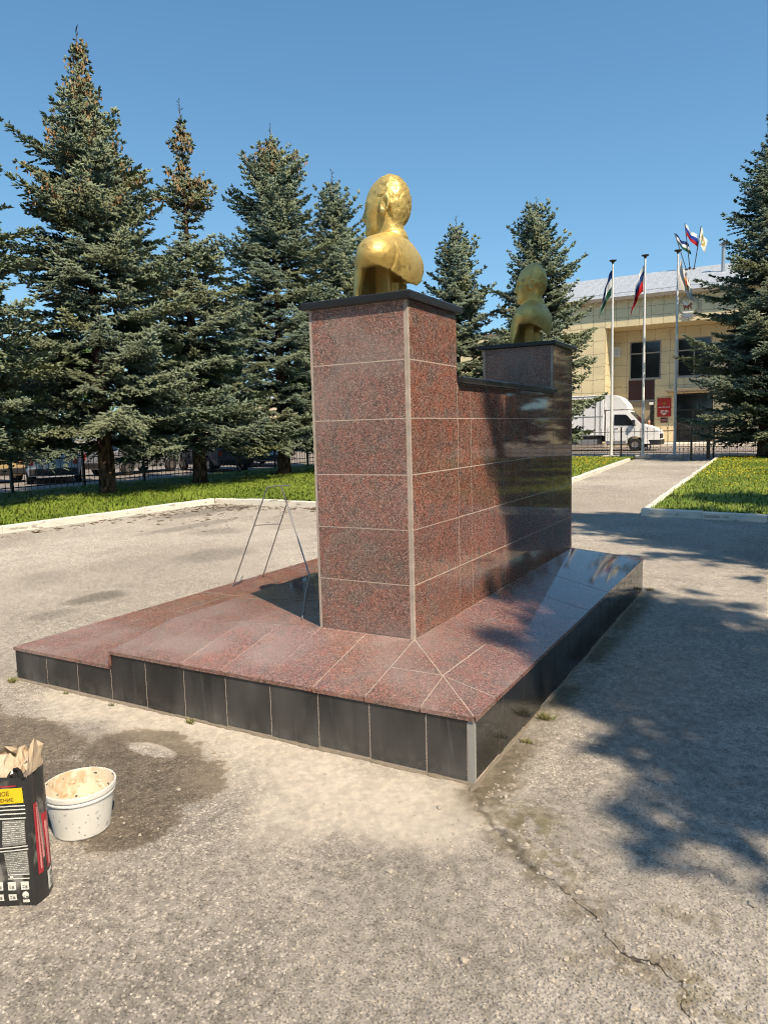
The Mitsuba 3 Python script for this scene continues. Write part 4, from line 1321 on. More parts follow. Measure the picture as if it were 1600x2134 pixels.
# ------------------------------------------------------------------ fences
def ring(cx, cz, r, y, w=0.012, axis='y', n=14):
    a = np.linspace(0, 2 * np.pi, n + 1)
    p = np.column_stack([cx + r * np.cos(a), a * 0 + y, cz + r * np.sin(a)])
    if axis == 'x':
        p = np.column_stack([p[:, 1], p[:, 0], p[:, 2]])
    return tube(p, w / 2, 4, caps=False)


FL = 'left_fence'
label(FL, 'low black metal fence behind the left spruces', 'fence')
zf0 = 0.10
for y0, y1 in zip(np.arange(2.0, 30, 2.35)[:-1], np.arange(2.0, 30, 2.35)[1:]):
    add(f'{FL}__post', box(-17.035, -16.965, y0 - 0.035, y0 + 0.035, 0.0, 1.32), 'dark_metal')
    for z in (0.24, 0.42, 0.98, 1.16):
        add(f'{FL}__rail', box(-17.012, -16.988, y0 + 0.036, y1 - 0.036, z - 0.012, z + 0.012), 'dark_metal')
    for y in np.linspace(y0, y1, 13)[1:-1]:
        add(f'{FL}__picket', box(-17.007, -16.993, y - 0.007, y + 0.007, 0.14, 1.16), 'dark_metal')
    for y in np.linspace(y0, y1, 7)[1:-1]:
        add(f'{FL}__ring', ring(y, 1.07, 0.075, -17.0, 0.014, 'x'), 'dark_metal')
FR = 'front_fence'
label(FR, 'black metal picket fence across the end of the path', 'fence')
YF = 30.75
for x0, x1, gate in ((-17, -14.6, 0), (-14.6, -12.2, 0), (-12.2, -9.8, 0), (-9.8, -7.4, 0), (-7.4, -5.0, 0), (-5.0, -2.75, 0), (-1.15, 1.3, 0), (1.3, 3.7, 0), (3.7, 6.1, 0), (6.1, 8.5, 0), (8.5, 10.9, 0)):
    add(f'{FR}__post', box(x0 - 0.03, x0 + 0.03, YF - 0.03, YF + 0.03, 0.0, 1.42), 'dark_metal')
    for z in (0.26, 0.50, 1.20):
        add(f'{FR}__rail', box(x0 + 0.031, x1 - 0.031, YF - 0.014, YF + 0.014, z - 0.013, z + 0.013), 'dark_metal')
    for x in np.linspace(x0, x1, 9)[1:-1]:
        add(f'{FR}__picket', cat([box(x - 0.008, x + 0.008, YF - 0.008, YF + 0.008, 0.14, 1.30), hull([(x - 0.02, YF, 1.30), (x + 0.02, YF, 1.30), (x, YF - 0.012, 1.31), (x, YF + 0.012, 1.31), (x, YF, 1.40)])]), 'dark_metal')
    for x in np.linspace(x0, x1, 9)[1:] - (x1 - x0) / 16:
        add(f'{FR}__ring', ring(x, 0.38, 0.09, YF, 0.014), 'dark_metal')
GT = 'path_gate'
label(GT, 'closed double gate of black pickets at the end of the path', 'gate')
for x0, x1 in ((-2.70, -2.00), (-1.90, -1.20)):
    for z in (0.26, 0.50, 1.20):
        add(f'{GT}__rail', box(x0, x1, YF - 0.018, YF + 0.010, z - 0.014, z + 0.014), 'dark_metal')
    for x in np.linspace(x0, x1, 5):
        add(f'{GT}__picket', box(x - 0.009, x + 0.009, YF - 0.009, YF + 0.009, 0.10, 1.32), 'dark_metal')
    for x in np.linspace(x0, x1, 5)[1:] - (x1 - x0) / 8:
        add(f'{GT}__ring', ring(x, 0.38, 0.075, YF, 0.014), 'dark_metal')
k = add('gate_post', cat([box(-1.42, -1.28, YF - 0.24, YF - 0.10, 0.0, 1.70), slab_round(-1.44, -1.26, YF - 0.26, YF - 0.08, 1.70, 1.76)]), 'post_brown')
label(k, 'thick brown gate post at the right end of the gate', 'post')
k = add('drop_bolt_post', cat([tube([(-1.78, 28.35, 0.0), (-1.80, 28.35, 1.46)], 0.035, 8), ball((-1.80, 28.35, 1.47), 0.045, 2)]), 'dark_metal')
label(k, 'thin black post standing in the middle of the path before the gate', 'post')

# ------------------------------------------------------------------ flagpoles with limp flags
def limp_flag(x, y, ztop, hoist, fly, bands, seed, sgn=-1, key='hanging_flag', text='', emblem=None, spread=1.0, slant=0.0):
    """Cloth hanging down from the pole's head: bands are (share of the hoist, colour) from the top."""
    g = np.random.default_rng(seed)
    nu, nv = 26, 25
    u, v = np.meshgrid(np.linspace(0, 1, nu), np.linspace(0, 1, nv))
    fold = np.sin(u * 11 + 1.3 * np.sin(v * 4 + seed)) * (0.03 + 0.05 * u)
    X = sgn * spread * (u ** 0.7 * fly * (0.26 + 0.16 * v) + fold * 0.7)
    Y = fold * 1.1 + 0.05 * np.cos(u * 7 + v * 3)
    Zc = ztop - v * hoist * (1 - 0.25 * u) - u * fly * (0.80 + slant * v) + 0.03 * np.sin(u * 9 + v * 5)
    P = np.stack([x + sgn * 0.045 + X, y + Y, Zc], -1).reshape(-1, 3)
    i, j = np.meshgrid(np.arange(nv - 1), np.arange(nu - 1), indexing='ij')
    q = np.stack([i * nu + j, i * nu + j + 1, (i + 1) * nu + j + 1, (i + 1) * nu + j], -1).reshape(-1, 4)
    vq = P[q]
    vm = (i.ravel() + 0.5) / (nv - 1)
    um = (j.ravel() + 0.5) / (nu - 1)
    edges = np.cumsum([b[0] for b in bands])
    ci = np.searchsorted(edges / edges[-1], vm)
    col = np.array([b[1] for b in bands], float)[np.clip(ci, 0, len(bands) - 1)]
    if emblem is not None:
        dd = np.hypot((um - 0.5) * 1.5, vm - 0.5)
        col[dd < 0.25] = emblem[0]
        col[dd < 0.13] = emblem[1]
    f = np.arange(len(q) * 4).reshape(-1, 4)
    m = trimesh.Trimesh(vq.reshape(-1, 3), np.vstack([f[:, [0, 1, 2]], f[:, [0, 2, 3]]]), process=False)
    k = add(key, m, 'print_mat', color=np.repeat(col, 4, axis=0))
    label(k, text, 'flag')
    return k


BLUE, WHITE, RED, GREEN = (0.012, 0.040, 0.155), (0.72, 0.74, 0.74), (0.42, 0.018, 0.020), (0.018, 0.085, 0.055)
POLES = [(-5.33, 30.25, 8.62, 'left flagpole, carrying the blue white and green flag'), (-3.98, 30.25, 8.66, 'middle flagpole, carrying the white blue and red flag'), (-2.66, 30.25, 8.68, 'right flagpole, nearest the dark spruce')]
for i, (px, py, ph, tx) in enumerate(POLES):
    k = fresh('flagpole')
    label(k, tx, 'flagpole', 'flagpoles before the front fence')
    add(f'{k}__shaft', tube([(px, py, 0.0), (px, py, 3.2), (px, py, ph - 0.05)], [0.064, 0.056, 0.038], 14), 'white_metal', smooth=40)
    add(f'{k}__head', moved(lathe([(0, -0.06), (0.05, -0.06), (0.055, 0.0), (0.16, 0.06), (0.16, 0.085), (0, 0.10)], 16), px, py, ph), 'dark_metal', smooth=40)
    add(f'{k}__base', slab_round(px - 0.32, px + 0.32, py - 0.32, py + 0.32, 0.0, 0.17, 0.02), 'stone_light')
limp_flag(-5.33, 30.25, 8.30, 1.1, 1.35, [(1, BLUE), (1, WHITE), (1, GREEN)], 3, -1, text='limp blue white and green flag on the left pole', slant=0.15)
limp_flag(-3.98, 30.25, 8.35, 1.1, 1.35, [(1, WHITE), (1.3, BLUE), (1.6, RED)], 5, -1, text='limp red and blue flag on the middle pole', slant=0.20)
limp_flag(-2.66, 30.25, 8.40, 1.2, 1.35, [(1, (0.62, 0.60, 0.58))], 8, 1, text='limp pale flag with an orange emblem on the right pole', emblem=((0.55, 0.28, 0.06), (0.40, 0.05, 0.03)), spread=1.15)

# ------------------------------------------------------------------ the yellow building
BD_ = 'yellow_building'
label(BD_, 'two-storey building clad in yellow panels with a grey metal roof and a deep entrance recess', 'building')
YB, YR = 46.0, 48.5                         # facade plane and recess wall
XL_, XRL, XRR, XR_ = -15.2, -9.10, 1.00, 13.0
add(f'{BD_}__wall', cat([box(XL_, XRL, YB + 0.04, 60, 0, 9.58), box(XRR, XR_, YB + 0.04, 60, 0, 9.58), box(XRL, XRR, YB + 0.04, YR + 0.04, 7.84, 9.58), box(XRL, XRR, YR + 0.04, 60, 0, 9.58)]), 'frame_grey')
add(f'{BD_}__soffit', box(XRL, XRR, YB + 0.03, YR + 0.02, 7.80, 7.836), 'soffit')


def panels(x0, x1, z0, z1, y, nx, nz, holes=(), gap=0.024, side=None):
    xs, zs = np.linspace(x0, x1, nx + 1), np.linspace(z0, z1, nz + 1)
    for a, b in zip(xs[:-1], xs[1:]):
        for c, d in zip(zs[:-1], zs[1:]):
            rect = sg.box(a + gap / 2, c + gap / 2, b - gap / 2, d - gap / 2)
            for h in holes:
                rect = rect.difference(sg.box(h[0] - 0.01, h[2] - 0.01, h[1] + 0.01, h[3] + 0.01))
            for r in getattr(rect, 'geoms', [rect]):
                if r.is_empty or r.area < 0.01:
                    continue
                o = rng.uniform(0, 0.008)
                if side is None:
                    m = extrude(r, 0.035, 'xz', y - o)
                else:
                    m = extrude(r, 0.035, 'yz', side - o)
                add(f'{BD_}__facade_panel', m, 'panel_mat')


WINL = []
WIN = [(-7.97, -5.98, 4.56, 7.05), (-4.95, -2.9, 4.56, 7.05), (-2.0, 0.0, 4.56, 7.05)]
panels(XRL, XRR, 7.80, 9.55, YB, 14, 3)
panels(XL_, XRL, 0.3, 9.55, YB, 8, 11, WINL)
add(f'{BD_}__side_wing', box(-23.0, XL_ - 0.01, YB + 1.0, 58, 0, 8.1), 'panel_mat')
add(f'{BD_}__side_wing__parapet', box(-23.1, XL_ - 0.012, YB + 0.9, 58.1, 8.101, 8.3), 'trim_brown')
panels(XRR, 5.2, 0.3, 9.55, YB, 6, 11)
panels(5.2, XR_, 0.3, 9.55, YB, 5, 6)
ENT = (-8.05, -6.35, 0.0, 4.50)
DOORS = (-5.10, -2.75, 0.0, 3.45)
panels(XRL + 0.02, XRR - 0.02, 0.3, 7.79, YR, 11, 10, WIN + [ENT, DOORS])
panels(YB + 0.03, YR - 0.01, 0.3, 7.79, 0, 3, 10, side=XRL + 0.01)
# windows, doors
for (x0, x1, z0, z1) in WIN + [(*w, ) for w in WINL]:
    y = YR if (x0, x1, z0, z1) in WIN else YB
    k = fresh(f'{BD_}__window')
    zm = z0 + (z1 - z0) * 0.68
    add(f'{k}__frame', cat([box(x0, x0 + 0.07, y - 0.03, y + 0.035, z0, z1), box(x1 - 0.07, x1, y - 0.03, y + 0.035, z0, z1), box(x0 + 0.07, x1 - 0.07, y - 0.03, y + 0.035, z0, z0 + 0.07), box(x0 + 0.07, x1 - 0.07, y - 0.03, y + 0.035, z1 - 0.07, z1),
                                box(x0 + 0.07, x1 - 0.07, y - 0.028, y + 0.033, zm - 0.04, zm + 0.04), box((x0 + x1) / 2 - 0.035, (x0 + x1) / 2 + 0.035, y - 0.026, y + 0.031, z0 + 0.07, zm - 0.04)]), 'frame_grey')
    for a, b, c, d in ((x0 + 0.07, x1 - 0.07, zm + 0.04, z1 - 0.07), (x0 + 0.07, (x0 + x1) / 2 - 0.035, z0 + 0.07, zm - 0.04), ((x0 + x1) / 2 + 0.035, x1 - 0.07, z0 + 0.07, zm - 0.04)):
        add(f'{k}__pane', box(a, b, y + 0.010, y + 0.020, c, d), 'dark_glass')
    add(f'{k}__sill', box(x0 - 0.06, x1 + 0.06, y - 0.08, y + 0.10, z0 - 0.06, z0 - 0.004), 'grey_metal')
k = f'{BD_}__side_entrance'
add(f'{k}__maroon_panel', box(-8.02, -6.38, YR + 0.02, YR + 0.05, 3.16, 4.46), 'maroon_panel')
add(f'{k}__lintel', box(-8.04, -6.36, YR - 0.03, YR + 0.05, 3.08, 3.15), 'grey_metal')
add(f'{k}__beige_panel', cat([box(-8.02, -7.25, YR + 0.02, YR + 0.05, 0.1, 3.07), box(-7.22, -6.66, YR + 0.02, YR + 0.05, 0.1, 3.07)]), 'door_beige')
add(f'{k}__glazing', box(-6.62, -6.38, YR + 0.03, YR + 0.06, 0.1, 2.9), 'dark_glass')
add(f'{k}__lamp', slab_round(-6.66, -6.40, YR - 0.16, YR + 0.01, 2.78, 2.98, 0.03), 'white_metal')
k = f'{BD_}__main_door'
add(f'{k}__frame', cat([box(-5.10, -5.02, YR - 0.01, YR + 0.08, 0.1, 3.45), box(-2.83, -2.75, YR - 0.01, YR + 0.08, 0.1, 3.45), box(-5.02, -2.83, YR - 0.01, YR + 0.08, 3.37, 3.45), box(-5.02, -2.83, YR - 0.008, YR + 0.078, 2.35, 2.43), box(-3.97, -3.89, YR - 0.006, YR + 0.076, 0.1, 2.35)]), 'black_plastic')
for a, b, c, d in ((-5.02, -3.97, 0.1, 2.35), (-3.89, -2.83, 0.1, 2.35), (-5.02, -2.83, 2.43, 3.37)):
    add(f'{k}__pane', box(a, b, YR + 0.03, YR + 0.04, c, d), 'dark_glass')
add(f'{k}__canopy', slab_round(-5.5, -2.3, YR - 1.1, YR - 0.02, 3.55, 3.75, 0.03), 'trim_brown')
add(f'{BD_}__landing', cat([box(-6.3, 0.9, YB - 1.7, YR + 0.01, 0.0, 0.13), box(-5.9, 0.6, YB - 1.35, YR + 0.005, 0.131, 0.26)]), 'stone_light')
# roof with standing seams
RT = np.array([[XL_ - 0.5, YB - 0.55, 9.62], [XR_ + 0.5, YB - 0.55, 9.62], [XR_ + 0.5, 54.5, 12.62], [XL_ - 0.5, 54.5, 12.62]])
add(f'{BD_}__roof', hull(np.vstack([RT, RT[:2] + [0, 0, -0.12], [[XR_ + 0.5, 63.5, 9.5], [XL_ - 0.5, 63.5, 9.5]]])), 'roof_metal')
sl = np.array([0, 54.5 - YB + 0.55, 3.0])
for x in np.arange(XL_ - 0.3, XR_ + 0.5, 0.62):
    if x > 6:
        continue
    p0 = np.array([x, YB - 0.55, 9.62])
    add(f'{BD_}__roof__seam', tube([p0, p0 + sl], 0.022, 4), 'roof_metal')
add(f'{BD_}__eave', box(XL_ - 0.5, XR_ + 0.5, YB - 0.60, YB - 0.552, 9.42, 9.64), 'trim_brown')
add(f'{BD_}__eave_soffit', box(XL_ - 0.5, XR_ + 0.5, YB - 0.55, YB + 0.02, 9.585, 9.60), 'trim_brown')
add(f'{BD_}__roof__snow_rail', cat([tube([(XL_, YB + 0.2, 10.0), (XR_, YB + 0.2, 10.0)], 0.018, 5)] + [tube([(x, YB + 0.2, 9.86), (x, YB + 0.2, 10.0)], 0.016, 4) for x in np.arange(XL_, XR_, 1.6)]), 'grey_metal')

k = 'roof_vent_pipe'
add(f'{k}__pipe', tube([(-2.55, 51.0, 11.2), (-2.55, 51.0, 13.15)], 0.11, 12), 'grey_metal', smooth=40)
add(f'{k}__cowl', moved(lathe([(0.0, 0.20), (0.30, 0.0), (0.30, -0.03), (0, -0.02)], 16), -2.55, 51.0, 13.2), 'grey_metal')
label(k, 'grey vent pipe with a cowl on the roof, half behind the dark spruce', 'pipe')
k = 'air_conditioner'
label(k, 'white air conditioner on the recess wall beside the left flagpole', 'air conditioner')
add(f'{k}__case', slab_round(-9.05, -8.60, YR - 0.34, YR - 0.03, 6.10, 6.78, 0.03), 'white_metal')
add(f'{k}__grille', cat([ring(-8.83, 6.44, r, YR - 0.348, 0.012) for r in (0.06, 0.11, 0.16, 0.20)]), 'grey_metal')
k = 'red_office_plaque'
label(k, 'larger red wall plaque with white lines beside the entrance', 'sign')
add(f'{k}__board', box(-6.16, -5.28, YR - 0.045, YR - 0.010, 1.98, 3.22), 'sign_red')
add(f'{k}__line', cat([box(-6.08, -5.36, YR - 0.050, YR - 0.046, 2.60, 2.635)] + [box(-6.02 + a, -6.02 + b, YR - 0.050, YR - 0.046, z, z + 0.045) for z, a, b in ((2.36, 0.08, 0.30), (2.36, 0.34, 0.52), (2.27, 0.04, 0.26), (2.27, 0.30, 0.58), (2.18, 0.12, 0.44), (2.09, 0.2, 0.40))]), 'sign_white')
add(f'{k}__crest', moved(trimesh.creation.cylinder(radius=0.10, height=0.004, sections=16, transform=trimesh.transformations.rotation_matrix(math.pi / 2, [1, 0, 0])), -5.72, YR - 0.048, 2.86), 'brown_print')
k = 'small_red_plaque'
label(k, 'small dark red plaque below the larger red plaque', 'sign')
add(f'{k}__board', box(-5.94, -5.50, YR - 0.045, YR - 0.010, 1.58, 1.92), 'maroon_panel')
add(f'{k}__line', cat([box(-5.88, -5.56, YR - 0.049, YR - 0.046, z, z + 0.025) for z in (1.68, 1.74, 1.80)]), 'pink_print')

# the round crest on the fascia
k = 'facade_crest'
label(k, 'round crest with a grey wreath and a red beast on the yellow fascia', 'crest')
CX, CZ, CY = -4.06, 8.64, YB - 0.05
add(f'{k}__disc', moved(trimesh.creation.cylinder(radius=0.47, height=0.05, sections=40, transform=trimesh.transformations.rotation_matrix(math.pi / 2, [1, 0, 0])), CX, CY, CZ), 'panel_mat')
lv = []
for a in np.linspace(0, 2 * np.pi, 26, endpoint=False):
    for s, rr in ((0.35, 0.60), (-0.35, 0.67)):
        t = np.array([-math.sin(a + s), 0, math.cos(a + s)])
        c = np.array([CX + rr * math.cos(a), CY - 0.03, CZ + rr * math.sin(a)])
        n_ = np.array([math.cos(a + s), 0, math.sin(a + s)])
        lv.append(hull([c - t * 0.09, c + t * 0.09, c + n_ * 0.035, c - n_ * 0.035, c + [0, -0.03, 0]]))
add(f'{k}__wreath', cat(lv), 'grey_metal')
beast = sg.Polygon([(-0.30, -0.05), (-0.22, 0.12), (-0.05, 0.14), (0.10, 0.16), (0.18, 0.30), (0.30, 0.27), (0.32, 0.16), (0.24, 0.10), (0.22, -0.02), (0.30, -0.22), (0.22, -0.24), (0.14, -0.06), (0.06, -0.08), (0.06, -0.26), (-0.02, -0.26), (-0.06, -0.08), (-0.16, -0.10), (-0.22, -0.27), (-0.30, -0.25), (-0.26, -0.08), (-0.40, 0.14), (-0.42, 0.05)])
bm = extrude(affinity.scale(beast, 0.80, 0.70), 0.02, 'xz', 0)
wing = cat([extrude(sg.Polygon([(-0.02, 0.02), (-0.10, 0.12 + 0.05 * q), (-0.26 - 0.03 * q, 0.20 + 0.06 * q), (-0.06, 0.05 + 0.05 * q)]), 0.012, 'xz', -0.014 - 0.001 * q) for q in range(4)] + [extrude(sg.Polygon([(-0.36, -0.28), (0.34, -0.28), (0.20, -0.37), (-0.22, -0.37)]), 0.02, 'xz', 0)])
add(f'{k}__wing', moved(wing, CX, CY - 0.052, CZ + 0.02), 'sign_white')
add(f'{k}__beast', moved(bm, CX, CY - 0.050, CZ + 0.02), 'crest_brown')
add(f'{k}__ribbon', cat([box(CX - 0.32, CX + 0.32, CY - 0.055, CY - 0.028, CZ - 0.52, CZ - 0.40), box(CX - 0.20, CX + 0.20, CY - 0.056, CY - 0.029, CZ - 0.62, CZ - 0.525)]), 'grey_metal')
add(f'{k}__rays', cat([hull([(CX + 0.46 * math.cos(a) + dx, CY - 0.03, CZ + 0.46 * math.sin(a) + dz) for dx, dz in ((-0.02, 0), (0.02, 0), (0, 0.02), (0, -0.02))] + [(CX + 0.36 * math.cos(a), CY - 0.034, CZ + 0.36 * math.sin(a))]) for a in np.linspace(0.3, math.pi - 0.3, 9)]), 'grey_print')

# three short staffs with flags on the roof
for (x0, z0, x1, z1, bands, fx, fz, tx, sx) in ((-5.12, 12.35, -5.95, 15.0, [(1, BLUE), (1, WHITE), (1, GREEN)], 0.95, -1.15, 'white and green flag on the left staff on the roof', 1),
                                              (-4.90, 12.45, -5.28, 15.55, [(1, WHITE), (1, (0.02, 0.05, 0.30)), (1, RED)], 0.85, -1.25, 'white blue and red flag on the middle staff on the roof', 1),
                                              (-4.62, 12.35, -4.22, 15.2, [(1, (0.80, 0.78, 0.66))], 0.42, -1.45, 'pale flag with a yellow emblem on the right staff on the roof', 1)):
    k = fresh('roof_staff')
    label(k, 'thin flag staff on the roof, ' + ('leaning left' if x1 < -5.5 else 'nearly upright in the middle' if x1 < -5 else 'leaning right'), 'flagpole', None)
    add(f'{k}__shaft', tube([(x0, 53.6, z0), (x1, 53.6, z1)], 0.035, 6), 'dark_metal')
    add(f'{k}__foot', ball((x0, 53.6, z0), 0.10, 1), 'dark_metal')
    nu, nv = 16, 13
    u, v = np.meshgrid(np.linspace(0, 1, nu), np.linspace(0, 1, nv))
    dx, dz = (x1 - x0), (z1 - z0)
    L = math.hypot(dx, dz)
    tdir = np.array([dx, dz]) / L
    hoist = 0.85
    X = x1 - tdir[0] * v * hoist + u * fx * 0.92 + 0.03 * np.sin(u * 8)
    Z = z1 - tdir[1] * v * hoist + u * fz * 0.70 - 0.10 * np.sin(u * 3.0) + 0.05 * np.sin(u * 9 + v * 2)
    Y = 53.6 + 0.12 * np.sin(u * 8 + v * 2) * u
    Pq = np.stack([X, Y, Z], -1).reshape(-1, 3)
    i, j = np.meshgrid(np.arange(nv - 1), np.arange(nu - 1), indexing='ij')
    q = np.stack([i * nu + j, i * nu + j + 1, (i + 1) * nu + j + 1, (i + 1) * nu + j], -1).reshape(-1, 4)
    vm, um = (i.ravel() + 0.5) / (nv - 1), (j.ravel() + 0.5) / (nu - 1)
    ed = np.cumsum([b[0] for b in bands])
    col = np.array([b[1] for b in bands], float)[np.clip(np.searchsorted(ed / ed[-1], vm), 0, len(bands) - 1)]
    if len(bands) == 1:
        dd = np.hypot((um - 0.5), vm - 0.5)
        col[(dd < 0.30) & (dd > 0.14)] = (0.50, 0.34, 0.05)
    f = np.arange(len(q) * 4).reshape(-1, 4)
    fk = add('roof_flag', trimesh.Trimesh(Pq[q].reshape(-1, 3), np.vstack([f[:, [0, 1, 2]], f[:, [0, 2, 3]]]), process=False), 'print_mat', color=np.repeat(col, 4, axis=0))
    label(fk, tx, 'flag')

# ------------------------------------------------------------------ the white box truck
TR = 'box_truck'
label(TR, 'white box truck with a roof deflector parked in front of the yellow building', 'truck')
TY0, TY1 = 40.0, 42.0


def wheel(key, x, y, r=0.36, w=0.24, out=-1):
    pr = [(0.20, -w / 2), (r - 0.03, -w / 2), (r, -w / 2 + 0.03), (r, w / 2 - 0.03), (r - 0.03, w / 2), (0.20, w / 2)]
    rot = trimesh.transformations.rotation_matrix(math.pi / 2, [1, 0, 0])
    ty = lathe(pr, 28)
    ty.apply_transform(rot)
    k = fresh(f'{key}__wheel')
    add(f'{k}__tyre', moved(ty, x, y, r), 'black_rubber', smooth=40)
    hub = lathe([(0, -w / 2 - 0.0 + 0.02), (0.06, -w / 2 + 0.02), (0.08, -w / 2 + 0.06), (0.19, -w / 2 + 0.02), (0.205, -w / 2 + 0.03), (0.205, w / 2 - 0.03), (0.19, w / 2 - 0.02), (0.08, w / 2 - 0.06), (0.06, w / 2 - 0.02), (0, w / 2 - 0.02)], 20)
    hub.apply_transform(rot)
    add(f'{k}__rim', moved(hub, x, y, r), 'alloy', smooth=40)


cab = sg.Polygon([(-7.72, 0.42), (-6.52, 0.42), (-6.50, 0.62), (-6.38, 0.78), (-6.07, 0.86), (-5.76, 0.78), (-5.62, 0.60), (-5.60, 0.40), (-4.86, 0.44), (-4.78, 0.62), (-4.78, 0.98), (-4.86, 1.16), (-5.20, 1.34), (-5.72, 1.50), (-6.42, 2.26), (-6.62, 2.36), (-7.72, 2.38)]).buffer(-0.05).buffer(0.05)
cm = extrude(cab, TY1 - TY0 - 0.10, 'xz', TY0 + 0.05)
v = cm.vertices
t = np.clip((v[:, 2] - 1.40) / 1.0, 0, 1)
nose = np.clip((v[:, 0] + 5.5) / 0.7, 0, 1)
yc = (TY0 + TY1) / 2
v[:, 1] = yc + (v[:, 1] - yc) * (1 - 0.12 * t - 0.12 * nose ** 2)
add(f'{TR}__cab', trimesh.Trimesh(v, cm.faces, process=False), 'white_paint')


def cab_y(x, z, off=0.0):
    t = np.clip((z - 1.40) / 1.0, 0, 1)
    n_ = np.clip((x + 5.5) / 0.7, 0, 1)
    return yc - ((TY1 - TY0) / 2 - 0.05) * (1 - 0.12 * t - 0.12 * n_ ** 2) - off


def cab_patch(poly, th=0.012):
    c = np.array(sg.Polygon(poly).exterior.coords)[:-1]
    out = [(x, cab_y(x, z, th), z) for x, z in c]
    inn = [(x, cab_y(x, z, -0.01), z) for x, z in c]
    return hull(out + inn)


kd = f'{TR}__door'
add(f'{kd}__panel', cat([cab_patch([(-7.28, 0.62), (-6.60, 0.62), (-6.55, 0.90), (-5.98, 1.00), (-5.92, 1.40), (-7.28, 1.45)], 0.008)]), 'white_paint')
add(f'{kd}__glass', cab_patch([(-7.24, 1.50), (-6.02, 1.46), (-6.50, 2.02), (-6.62, 2.10), (-7.24, 2.12)], 0.014), 'dark_glass')
add(f'{kd}__handle', box(-7.18, -7.02, cab_y(-7.1, 1.3, 0.03), cab_y(-7.1, 1.3, 0.0), 1.28, 1.32), 'black_plastic')
ws = [(-5.74, 1.52), (-6.38, 2.22)]
wy0, wy1 = cab_y(-5.74, 1.52), cab_y(-6.38, 2.22)
add(f'{TR}__windscreen', hull([(x + 0.018, y, z + 0.016) for (x, z), yy in zip(ws, (wy0, wy1)) for y in (yy + 0.10, 2 * yc - yy - 0.10)] + [(x - 0.03, y, z - 0.03) for (x, z), yy in zip(ws, (wy0, wy1)) for y in (yy + 0.10, 2 * yc - yy - 0.10)]), 'dark_glass')
add(f'{TR}__bumper', hull([(x, y, z) for x in (-5.55, -4.74) for y in (TY0 + 0.09, TY1 - 0.09) for z in (0.34, 0.62)] + [(-4.70, y, 0.5) for y in (TY0 + 0.3, TY1 - 0.3)]), 'black_plastic')
add(f'{TR}__grille', hull([(-4.80, y, z) for y in (yc - 0.55, yc + 0.55) for z in (0.68, 0.98)] + [(-4.755, y, z) for y in (yc - 0.5, yc + 0.5) for z in (0.72, 0.95)]), 'black_plastic')
for s in (0, 1):
    y = TY0 + 0.16 if s == 0 else TY1 - 0.16 - 0.22
    add(f'{TR}__headlight', hull([(-5.12, y - 0.03, 0.94), (-5.02, y - 0.03, 1.14), (-4.80, y + 0.02, 1.02), (-4.80, y + 0.02, 0.82), (-4.78, y + 0.22, 0.98), (-4.78, y + 0.22, 0.82), (-5.0, y + 0.2, 1.12)]), 'headlight_mat')
df = sg.Polygon([(-7.80, 2.40), (-6.46, 2.40), (-6.60, 2.70), (-6.92, 3.06), (-7.30, 3.24), (-7.72, 3.28), (-7.80, 3.26)]).buffer(-0.03).buffer(0.03)
dm = extrude(df, 1.80, 'xz', TY0 + 0.10)
dv = dm.vertices
dv[:, 1] = yc + (dv[:, 1] - yc) * (1 - 0.14 * np.clip((dv[:, 0] + 7.2) / 0.7, 0, 1))
add(f'{TR}__deflector', trimesh.Trimesh(dv, dm.faces, process=False), 'white_paint')
add(f'{TR}__deflector_gap', box(-7.70, -6.72, TY0 + 0.14, TY1 - 0.14, 2.375, 2.405), 'black_plastic')
add(f'{TR}__box_body', slab_round(-12.2, -7.84, TY0 - 0.02, TY1 + 0.02, 0.90, 3.26, 0.03), 'box_white')
for x in (-11.2, -10.1, -9.0, -8.30, -8.02):
    add(f'{TR}__box_body__rib', box(x - 0.03, x + 0.03, TY0 - 0.035, TY0 - 0.019, 0.92, 3.22), 'grey_metal')
for z in (0.93, 2.02, 3.20):
    add(f'{TR}__box_body__trim', box(-12.18, -7.86, TY0 - 0.034, TY0 - 0.0185, z - 0.03, z + 0.03), 'grey_metal')
add(f'{TR}__chassis', cat([box(-12.1, -7.6, TY0 + 0.55, TY1 - 0.55, 0.55, 0.88), box(-11.9, -8.0, TY0 + 0.06, TY0 + 0.50, 0.42, 0.86), box(-7.75, -5.2, TY0 + 0.5, TY1 - 0.5, 0.36, 0.56)]), 'black_plastic')
add(f'{TR}__fuel_tank', slab_round(-9.3, -8.2, TY0 + 0.04, TY0 + 0.5, 0.36, 0.72, 0.05), 'grey_metal')
add(f'{TR}__side_skirt', cab_patch([(-7.70, 0.44), (-6.55, 0.44), (-6.55, 0.60), (-7.70, 0.60)], 0.012), 'grey_paint')
mk = f'{TR}__mirror'
add(f'{mk}', cat([slab_round(-6.20, -6.05, TY0 - 0.22, TY0 + 0.0, 1.42, 1.78, 0.03), box(-6.16, -6.10, TY0 - 0.02, TY0 + 0.14, 1.45, 1.50)]), 'black_plastic')
for x, y in ((-6.07, TY0 + 0.17), (-6.07, TY1 - 0.17), (-10.9, TY0 + 0.2), (-10.9, TY1 - 0.2)):
    wheel(TR, x, y)

